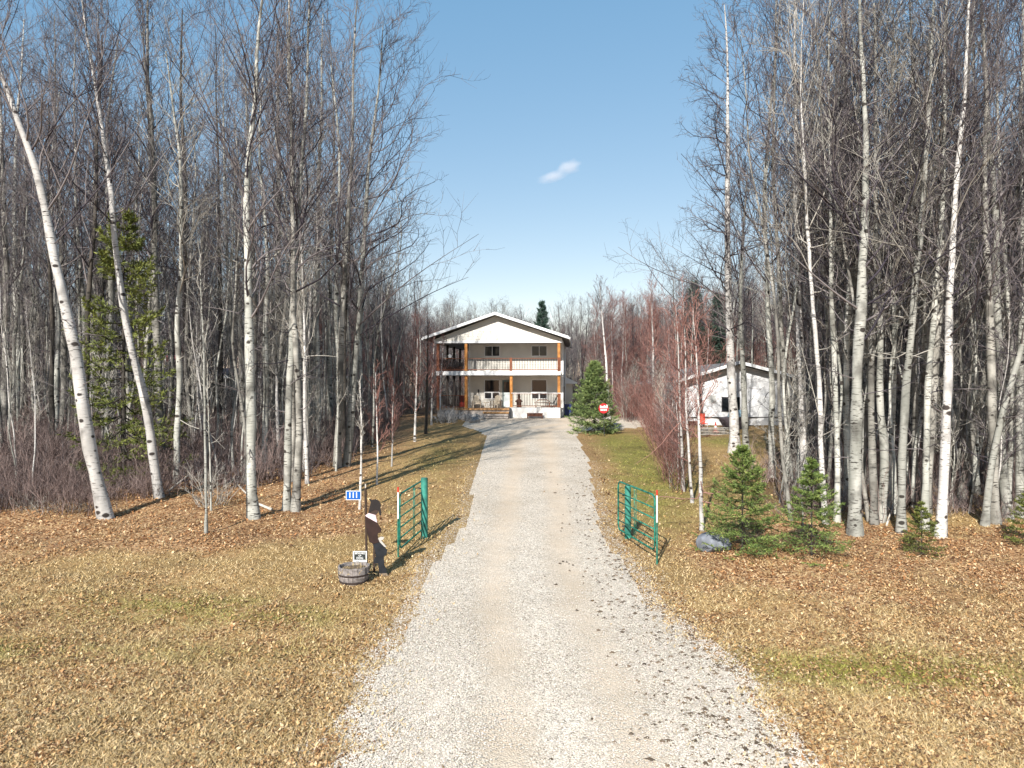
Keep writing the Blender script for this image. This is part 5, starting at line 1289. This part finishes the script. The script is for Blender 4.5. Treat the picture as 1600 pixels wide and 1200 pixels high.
w_ = MB().box(15.0, 16.3, -0.06, -0.005, 0.98, 2.02).build('window', M['dark_metal'], nh)
MB().box(15.06, 16.24, -0.08, -0.061, 1.04, 1.96).build('pane', M['glass'], w_)
MB().box(NX0 + 0.1, 19.0, -0.10, -0.005, 0.55, 0.60).build('ledger', M['dark_metal'], nh)
MB().box(NX0 + 0.15, 13.4, -0.05, -0.006, -0.6, 0.3).build('crawlspace_hatch', M['brown_wood'], nh)
MB().box(17.6, 18.4, -0.07, -0.006, 0.0, 2.1).build('door', M['trim'], nh)
# things before it
def neigh(px, py, D): return at_depth(px, py, D)
gD = float(gz(14, 48.2))
t = thing('parked_boat', 'small boat under a plum-grey cover with a pale blue windscreen, before the white house', 'boat', (14.95, 47.8, gD + 0.35), 0.0)
MB().add([(-0.95, 0, 0.45), (1.2, 0, 0.5), (1.2, 0.9, 0.5), (-0.6, 0.9, 0.45), (-0.55, 0.25, -0.15), (1.1, 0.2, -0.2), (1.1, 0.7, -0.2), (-0.4, 0.7, -0.15), (0.2, 0.45, 0.62), (1.2, 0.45, 0.62)],
         [(0, 1, 5, 4), (1, 2, 6, 5), (2, 3, 7, 6), (3, 0, 4, 7), (4, 5, 6, 7), (0, 8, 9, 1), (3, 2, 9, 8), (0, 3, 8), (1, 9, 2)]).build('hull', M['hull'], t)
MB().add([(-0.3, 0.0, 0.55), (0.9, 0.0, 0.55), (0.8, 0.25, 1.0), (-0.1, 0.25, 1.0), (-0.3, 0.04, 0.55), (0.9, 0.04, 0.55), (0.8, 0.29, 1.0), (-0.1, 0.29, 1.0)], [(0, 1, 2, 3), (7, 6, 5, 4), (0, 3, 7, 4), (1, 5, 6, 2), (3, 2, 6, 7), (0, 4, 5, 1)]).build('windscreen', M['blueglass'], t)
MB().box(-0.5, 1.0, 0.1, 0.18, -0.30, -0.22).box(-0.5, 1.0, 0.7, 0.78, -0.30, -0.22).build('trailer', M['dark_metal'], t)
for sy in (0.0, 0.85): MB().tube([(0.3, sy, -0.12), (0.3, sy + 0.12, -0.12)], 0.25, 12).build('wheel', M['dark_metal'], t)
t = thing('lawn_chair', 'bright red lawn chair in front of the white house', 'chair', (12.75, 46.9, float(gz(12.75, 46.9)) + 0.1), 0.2)
MB().box(-0.22, 0.22, -0.22, 0.22, 0.4, 0.45).build('seat', M['cone'], t)
MB().box(-0.22, 0.22, 0.2, 0.25, 0.46, 1.1).build('backrest', M['cone'], t)
for sx in (-0.19, 0.19):
    for sy in (-0.19, 0.19): MB().box(sx - 0.02, sx + 0.02, sy - 0.02, sy + 0.02, -0.1, 0.4).build('leg', M['white_paint'], t)
t = thing('traffic_cone', 'red and white cone between the red chair and the boat', 'cone', (13.45, 46.5, float(gz(13.45, 46.5))))
MB().box(-0.2, 0.2, -0.2, 0.2, 0, 0.04).build('base', M['cone'], t)
MB().lathe([(0.16, 0.04), (0.11, 0.28)], 12).lathe([(0.07, 0.45), (0.025, 0.7)], 12).build('body', M['cone'], t)
MB().lathe([(0.11, 0.282), (0.07, 0.448)], 12).build('band', M['white_paint'], t)
t = thing('lumber_stack', 'low stack of pale weathered boards on the grass before the white house', 'lumber', (12.9, 44.6, float(gz(12.9, 44.6))), 0.15)
for i in range(5):
    for j in range(3):
        MB().box(-0.9 + 0.05 * (i % 2), 0.9 + 0.04 * ((i + j) % 3), j * 0.2, j * 0.2 + 0.17, i * 0.10 + 0.03, i * 0.10 + 0.07).build('plank', M['log'], t)
    if i < 4: MB().box(-0.6, -0.5, 0, 0.57, i * 0.10 + 0.071, i * 0.10 + 0.129).box(0.5, 0.6, 0, 0.57, i * 0.10 + 0.071, i * 0.10 + 0.129).build('spacer', M['dark_metal'], t)

# ------------------------------------------------------------------ white building behind the left woods
lb = thing('neighbour_building', 'long low white building glimpsed between the trunks of the left woods', 'building', (0, 72.0, 2.30))
MB().box(-44, -17.2, 0, 8, 0, 3.3).build('wall', M['lattice'], lb)
rf = MB().prism([(-45, 3.35), (-16.5, 3.35), (-16.5, 3.45), (-45, 3.45)], -0.6, 4.2).add([(-45, -0.5, 3.46), (-16.5, -0.5, 3.46), (-16.5, 4, 4.4), (-45, 4, 4.4)], [(0, 1, 2, 3)]).build('roof', M['hull'], lb)
MB().box(-45, -16.5, -0.68, -0.605, 3.30, 3.52).build('fascia', M['trim'], rf)
for x_ in (-41, -36, -31, -26, -21):
    w_ = MB().box(x_ - 0.8, x_ + 0.8, -0.06, -0.005, 1.3, 2.6).build('window', M['trim'], lb); MB().box(x_ - 0.7, x_ + 0.7, -0.08, -0.062, 1.4, 2.5).build('pane', M['glass'], w_)
t = thing('flag', 'faded red and white flag showing between the left trunks', 'flag', (-33.8, 70.5, 2.3))
MB().tube([(-0.9, 0, 0), (-0.9, 0, 6.2)], 0.035, 8).build('pole', M['white_paint'], t)
def cloth(x0, x1, nm, mat):
    n_ = 6; vs = []; fs = []
    for i in range(n_ + 1):
        x_ = x0 + (x1 - x0) * i / n_; y_ = 0.07 * math.sin(x_ * 5)
        vs += [(x_, y_, 4.95), (x_, y_, 5.55), (x_, y_ + 0.01, 4.95), (x_, y_ + 0.01, 5.55)]
    for i in range(n_):
        a = i * 4; fs += [(a, a + 4, a + 5, a + 1), (a + 2, a + 3, a + 7, a + 6)]
    MB().add(vs, fs).build(nm, mat, t)
cloth(-0.86, -0.58, 'cloth', M['pink']); cloth(-0.579, 0.0, 'cloth', M['white_paint']); cloth(0.001, 0.28, 'cloth', M['pink'])

# ------------------------------------------------------------------ farm gates with posts
def gate(A_, B_, zA, zB, h, label, name='farm_gate'):
    """A_ near free end, B_ hinged end"""
    t = thing(name, label, 'gate', (A_[0], A_[1], zA), 0, 'green farm gates at the driveway entrance')
    dx, dy, dz = B_[0] - A_[0], B_[1] - A_[1], zB - zA
    L = math.hypot(dx, dy)
    P_ = lambda s, z: (dx * s / L, dy * s / L, dz * s / L + z)
    rc = 0.14; R_ = 0.024
    fr = [P_(rc, 0), P_(0.04, 0.04), P_(0, rc)] + [P_(0, h - rc), P_(0.04, h - 0.04), P_(rc, h), P_(L - rc, h), P_(L - 0.04, h - 0.04), P_(L, h - rc), P_(L, rc), P_(L - 0.04, 0.04), P_(L - rc, 0), P_(rc, 0)]
    MB().tube(fr, R_, 10, cap=False).build('frame', M['green_paint'], t, smooth=True)
    for i in range(1, 5):
        z_ = h * i / 5.0 * (0.96 + 0.02 * 0) ; MB().tube([P_(0.01, z_), P_(L - 0.01, z_)], 0.019, 8).build('rail', M['green_paint'], t, smooth=True)
    for f_ in (0.48, 0.53):
        MB().tube([P_(L * f_ + 0.0, 0.01), P_(L * f_, h - 0.01)], 0.011, 6).build('brace', M['green_paint'], t, smooth=True)
    return t
zl = lambda y: float(g0(y))
gate((-2.87, 18.0), (-2.52, 20.7), zl(18.0) + 0.17, zl(20.7) + 0.10, 1.40, 'green tubular farm gate swung open on the left side of the driveway')
gate((3.53, 17.4), (3.02, 20.0), zl(17.4) + 0.30, zl(20.0) + 0.18, 1.36, 'green tubular farm gate swung open on the right side of the driveway')
def gpost(x_, y_, h, r_, label):
    t = thing('gate_post', label, 'post', (x_, y_, zl(y_)), 0, 'green gate posts')
    MB().lathe([(r_, -0.3), (r_, h - 0.02), (r_ * 0.93, h)], 24).build('post', M['green_post'], t, smooth=False)
    for z_ in (h * 0.22, h * 0.82):
        MB().tube([(-0.0, 0, z_), (-r_ - 0.07 if x_ < 0 else -r_ - 0.07, -0.0, z_)], 0.02, 8).build('hinge_pin', M['dark_metal'], t)
    return t
gpost(-2.47, 19.85, 1.66, 0.098, 'thick round green post holding the left gate')
gpost(3.25, 19.75, 1.45, 0.088, 'thick round green post holding the right gate')
def marker(x_, y_, z0, h, label, low):
    t = thing('marker_stake', label, 'stake', (x_, y_, zl(y_)), 0, 'red-tipped marker stakes at the gate ends')
    MB().tube([(0, 0, -0.1), (0, 0, low)], 0.02, 10).build('lower_part', M['green_paint'], t)
    MB().tube([(0, 0, low + 0.001), (0, 0, h - 0.13)], 0.019, 10).build('shaft', M['white_paint'], t)
    MB().tube([(0, 0, h - 0.129), (0, 0, h)], 0.024, 10).build('cap', M['red_refl'], t)
marker(-2.905, 17.96, 0, 1.76, 'red-tipped white stake at the free end of the left gate', 0.95)
marker(3.575, 17.36, 0, 1.80, 'red-tipped white stake at the free end of the right gate', 1.0)
p = ground_at(629, 872)

# ------------------------------------------------------------------ boulder, fallen wood
x_, y_ = ground_at(1112, 858)
o = link('boulder', rock_mesh('boulder', 21, M['boulder'], 0.50, 0.36, 0.30), loc=(x_ + 0.05, y_, float(gz(x_, y_)) + 0.14), rot=(0.1, 0.1, 0.2), label='smooth blue-grey boulder beside the full young spruce', cat='boulder')
def stick(pts, r_, label, mat='log'):
    P = [];
    for (px, py, dz) in pts:
        a, c = ground_at(px, py); P.append((a, c, float(gz(a, c)) + dz))
    o_ = Vector(P[0]); t = thing('fallen_branch', label, 'branch', P[0], 0, 'fallen branches')
    MB().tube([Vector(q) - o_ for q in P], [r_ * (1 - 0.6 * i / (len(P) - 1)) for i in range(len(P))], 8).build('wood', M[mat], t, smooth=True)
stick([(424, 797, 0.06), (402, 789, 0.09), (380, 775, 0.22), (372, 770, 0.35)], 0.05, 'bleached fallen log at the foot of the lone pale aspen')
stick([(262, 772, 0.08), (300, 750, 0.3), (352, 727, 0.18), (372, 722, 0.1)], 0.035, 'long grey branch lying behind the bare pale sapling', 'log')
stick([(1385, 820, 0.02), (1400, 800, 0.5), (1418, 782, 1.0)], 0.03, 'broken pale stick leaning between two trunks of the right woods')
stick([(1480, 800, 0.2), (1495, 770, 0.9), (1500, 745, 1.5)], 0.03, 'dead pale limb leaning beside the whitest thick trunk')
stick([(1404, 824, 0.0), (1401, 790, 0.7), (1397, 765, 1.2)], 0.025, 'broken upright stick left of the small lone spruce')

# ------------------------------------------------------------------ number sign, warning sign, planter, cowboy
def text_mesh(txt, size, mat, depth=0.002):
    cu_ = bpy.data.curves.new('lettering', 'FONT'); cu_.body = txt; cu_.size = size; cu_.extrude = depth; cu_.align_x = 'CENTER'; cu_.align_y = 'CENTER'; cu_.offset = size * 0.012
    tmp = bpy.data.objects.new('lettering', cu_); COL.objects.link(tmp)
    dg = bpy.context.evaluated_depsgraph_get(); me = bpy.data.meshes.new_from_object(tmp.evaluated_get(dg))
    bpy.data.objects.remove(tmp); me.materials.clear(); me.materials.append(mat); me.name = 'lettering'
    return me
yb = 17.25; xb = (573 - 800) * yb / FPX; zb = float(gz(xb, yb))
t = thing('number_sign_post', 'blue house number sign 111 on a dark brown pole', 'sign', (xb, yb, zb))
MB().tube([(0.0, 0, -0.2), (-0.015, 0, 1.0), (-0.03, 0, 1.92)], 0.030, 8).build('pole', M['post_brown'], t)
MB().tube([(-0.03, 0, 1.86), (-0.03, 0, 2.02)], 0.016, 6).build('pole_tip', M['log'], t)
sw, sh = 0.37, 0.225
sx, sz_ = (553 - 573) * yb / FPX, EYE - (773.5 - 600) * yb / FPX - zb
pl = MB().box(sx - sw / 2, sx + sw / 2, -0.050, -0.038, sz_ - sh / 2, sz_ + sh / 2).build('sign_plate', M['white_paint'], t)
MB().box(sx - sw / 2 + 0.014, sx + sw / 2 - 0.014, -0.054, -0.0503, sz_ - sh / 2 + 0.014, sz_ + sh / 2 - 0.014).build('blue_field', M['sign_blue'], pl)
for k in (-1, 0, 1):
    o = link('numeral', text_mesh('1', 0.19, M['white_paint']), pl, (sx + k * 0.082 - 0.004, -0.058, sz_), (PI / 2, 0, 0)); 
# warning sign
yb = 16.75; xw = (562.5 - 800) * yb / FPX; zw = float(gz(xw, yb))
t = thing('warning_sign', 'small white and black BEWARE OF DOG sign behind the barrel planter', 'sign', (xw, yb, zw))
zt = EYE - (861 - 600) * yb / FPX - zw; zb2 = zt - 0.34; w2 = 0.33
MB().tube([(0, 0.01, -0.15), (0, 0.01, zt - 0.05)], 0.014, 6).build('stake', M['post_brown'], t)
pl = MB().box(-w2 / 2, w2 / 2, -0.012, -0.006, zb2, zt).build('sign_plate', M['white_paint'], t)
MB().box(-w2 / 2 + 0.028, w2 / 2 - 0.028, -0.0155, -0.0123, zt - 0.205, zt - 0.02).build('black_field', M['sign_black'], pl)
for txt, s_, dz in (('BEWARE', 0.062, 0.052), ('OF', 0.055, 0.107), ('DOG', 0.070, 0.166)):
    link('lettering', text_mesh(txt, s_, M['white_paint'], 0.001), pl, (0, -0.018, zt - dz), (PI / 2, 0, 0))
MB().box(-0.12, -0.015, -0.0155, -0.0123, zb2 + 0.045, zb2 + 0.06).build('small_print', M['soffit'], pl)

# barrel planter
yb = 16.05; xb = (553 - 800) * yb / FPX; zb = float(gz(xb, yb))
t = thing('barrel_planter', 'weathered grey half-barrel planter with dry stalks beside the cowboy cutout', 'planter', (xb, yb, zb - 0.01))
NS = 22; Hb = 0.38
for k in range(NS):
    a0 = 2 * PI * k / NS; a1 = 2 * PI * (k + 0.94) / NS; vs = []; jit = 0.006 * math.sin(k * 2.7)
    prof = [(0.300, 0.0), (0.345, 0.16), (0.355 + jit * 0.5, Hb + jit)]
    for rr_, z_ in prof:
        for a_, q_ in ((a0, 0), (a1, 0), (a1, 0.03), (a0, 0.03)):
            vs.append(((rr_ - q_ + jit * 0.4) * math.cos(a_), (rr_ - q_ + jit * 0.4) * math.sin(a_), z_))
    fs = []
    for i in range(2):
        for j in range(4): fs.append((i * 4 + j, i * 4 + (j + 1) % 4, i * 4 + 4 + (j + 1) % 4, i * 4 + 4 + j))
    fs += [(3, 2, 1, 0), (8, 9, 10, 11)]
    MB().add(vs, fs).build('stave', M['oak'], t)
for z_ in (0.05, 0.205): MB().tube([((0.322 + z_ * 0.16) * math.cos(a_), (0.322 + z_ * 0.16) * math.sin(a_), z_) for a_ in np.linspace(0, 2 * PI, 33)], 0.006, 4, cap=False).lathe([(0.316 + z_ * 0.16, z_ - 0.02), (0.324 + z_ * 0.16, z_ + 0.02)], 32).build('hoop', M['hoop'], t)
MB().lathe([(0.05, 0.30), (0.315, 0.305), (0.31, 0.31), (0.15, 0.335), (0.02, 0.34)], 18).build('soil', M['soil'], t)
M['straw'] = simple('dry_straw', (0.55, 0.42, 0.22), 0.9, 0.2)
link('dry_stalks', bush_mesh('dry_stalks', 95, 0.16, 0.9, 70, 2, 0, M['straw'], r0=0.005, lean=1.3), t, (0, 0, 0.33))

# cowboy silhouette: a flat painted board
yb = 16.45; xc0 = (603 - 800) * yb / FPX
sc_ = 1 / 7.06 * yb / FPX
def cz(p): # picture of the cut-out measured from the photograph -> metres on the board, foot at z = 0
    return [((x - 515) * sc_ , (1022 - y) * sc_) for x, y in p]
xb = (530 + 515 / 7.06 - 800) * yb / FPX
t = thing('cowboy_cutout', 'flat painted cutout of a leaning cowboy in black hat, maroon shirt and jeans', 'cutout', (xb, yb, float(gz(xb, yb)) - 0.01), 0)
pieces = [
 ('jeans', 'c_jeans', 0.000, [(366, 655), (400, 640), (442, 636), (500, 690), (530, 730), (524, 772), (492, 803), (497, 900), (520, 940), (526, 1000), (440, 994), (434, 930), (430, 880), (384, 880), (380, 845), (404, 800), (396, 740), (380, 690)]),
 ('boot', 'c_boot', -0.004, [(438, 986), (526, 986), (542, 1020), (520, 1026), (440, 1008)]),
 ('shirt', 'c_shirt', -0.008, [(290, 356), (380, 402), (420, 428), (440, 462), (466, 500), (462, 532), (430, 548), (424, 560), (430, 600), (444, 642), (370, 664), (334, 640), (314, 560), (302, 500), (293, 430)]),
 ('rag', 'c_cloth', -0.016, [(430, 600), (460, 583), (497, 590), (486, 614), (462, 622), (522, 694), (500, 694), (448, 640)]),
 ('head', 'c_skin', -0.004, [(336, 250), (430, 270), (436, 300), (424, 325), (400, 350), (326, 330)]),
 ('scarf', 'c_scarf', -0.016, [(288, 348), (326, 322), (402, 344), (420, 426), (380, 405), (300, 360)]),
 ('hat', 'c_hat', -0.012, [(325, 158), (348, 174), (372, 176), (400, 170), (425, 180), (446, 196), (462, 238), (454, 262), (466, 318), (462, 352), (446, 344), (432, 290), (396, 286), (356, 300), (336, 322), (318, 330), (334, 268), (344, 222), (350, 200)]),
]
for nm, mt_, off, poly in pieces:
    q = cz(poly)
    MB().prism(q, off, off + 0.018 - off * 0.5).build(nm, M[mt_], t)
MB().box(cz([(370, 600)])[0][0], cz([(392, 600)])[0][0], 0.045, 0.085, -0.25, 1.2).build('support_stake', M['post_brown'], t)

# red round sign by the yard spruce
yb = 44.2; xb = (943 - 800) * yb / FPX; zb = float(gz(xb, yb))
t = thing('round_sign', 'round red sign with white lettering in front of the yard spruce', 'sign', (xb, yb, zb))
zc = EYE - (638 - 600) * yb / FPX - zb
MB().tube([(0.05, 0, -0.2), (0, 0, zc)], 0.022, 8).build('pole', M['dark_metal'], t)
dsk = MB().add(*(lambda n_: ([(0.31 * math.cos(2 * PI * k / n_), -0.05, zc + 0.31 * math.sin(2 * PI * k / n_)) for k in range(n_)] + [(0.31 * math.cos(2 * PI * k / n_), -0.035, zc + 0.31 * math.sin(2 * PI * k / n_)) for k in range(n_)], [tuple(range(n_)), tuple(reversed(range(n_, 2 * n_)))] + [(i, i + n_, (i + 1) % n_ + n_, (i + 1) % n_) for i in range(n_)]))(28)).build('sign_plate', M['sign_red'], t)
for k, (dx_, w_, h_) in enumerate([(-0.23, 0.08, 0.17), (-0.14, 0.06, 0.12), (-0.07, 0.07, 0.13), (0.01, 0.07, 0.18), (0.10, 0.06, 0.15), (0.175, 0.07, 0.22)]):
    MB().box(dx_, dx_ + w_, -0.056, -0.0505, zc + 0.01, zc + 0.01 + h_).build('lettering', M['white_paint'], dsk)
for k in range(4):
    MB().box(-0.20 + k * 0.105, -0.12 + k * 0.105, -0.056, -0.0505, zc - 0.15, zc - 0.05).build('lettering', M['white_paint'], dsk)

# ------------------------------------------------------------------ small cloud
def cloud():
    D = 1500.0
    cx, _, cz_ = at_depth(873, 268, D)
    import bmesh
    bm = bmesh.new(); bmesh.ops.create_icosphere(bm, subdivisions=4, radius=1.0)
    me = bpy.data.meshes.new('cloud'); bm.to_mesh(me); bm.free()
    mt, nt, b = nmat('cloud_vapour'); nt.nodes.remove(b)
    out = nt.nodes['Material Output']
    pv = N(nt, 'ShaderNodeVolumePrincipled'); pv.inputs['Color'].default_value = (1.0, 0.96, 0.95, 1); pv.inputs['Anisotropy'].default_value = 0.0
    tc = N(nt, 'ShaderNodeTexCoord')
    # density falls off towards the outline of two overlapping lobes
    def lobe(c, s):
        mp = N(nt, 'ShaderNodeMapping'); mp.inputs['Location'].default_value = tuple(-a / q for a, q in zip(c, s)); mp.inputs['Scale'].default_value = tuple(1 / q for q in s)
        nt.links.new(tc.outputs['Object'], mp.inputs[0])
        ln = N(nt, 'ShaderNodeVectorMath', operation='LENGTH'); nt.links.new(mp.outputs[0], ln.inputs[0])
        sb = N(nt, 'ShaderNodeMath', operation='SUBTRACT'); sb.inputs[0].default_value = 1.0; nt.links.new(ln.outputs['Value'], sb.inputs[1]); return sb.outputs[0]
    a = lobe((0.38, 0, 0.12), (0.50, 0.6, 0.60)); c = lobe((-0.25, 0, -0.25), (0.62, 0.6, 0.42))
    mxx = N(nt, 'ShaderNodeMath', operation='MAXIMUM'); nt.links.new(a, mxx.inputs[0]); nt.links.new(c, mxx.inputs[1])
    no = N(nt, 'ShaderNodeTexNoise', Scale=3.0, Detail=5.0); nt.links.new(tc.outputs['Object'], no.inputs['Vector'])
    ad = N(nt, 'ShaderNodeMath', operation='ADD'); nt.links.new(mxx.outputs[0], ad.inputs[0]); nt.links.new(no.outputs[0], ad.inputs[1])
    mr = N(nt, 'ShaderNodeMapRange'); mr.inputs[1].default_value = 0.55; mr.inputs[2].default_value = 1.25; mr.inputs[3].default_value = 0.0; mr.inputs[4].default_value = 0.028
    nt.links.new(ad.outputs[0], mr.inputs[0]); nt.links.new(mr.outputs[0], pv.inputs['Density']); nt.links.new(pv.outputs[0], out.inputs['Volume'])
    me.materials.append(mt)
    o = link('cloud', me, loc=(cx, D, cz_), rot=(0, math.radians(-14), 0), kind='structure'); o.scale = (60, 40, 29)
cloud()
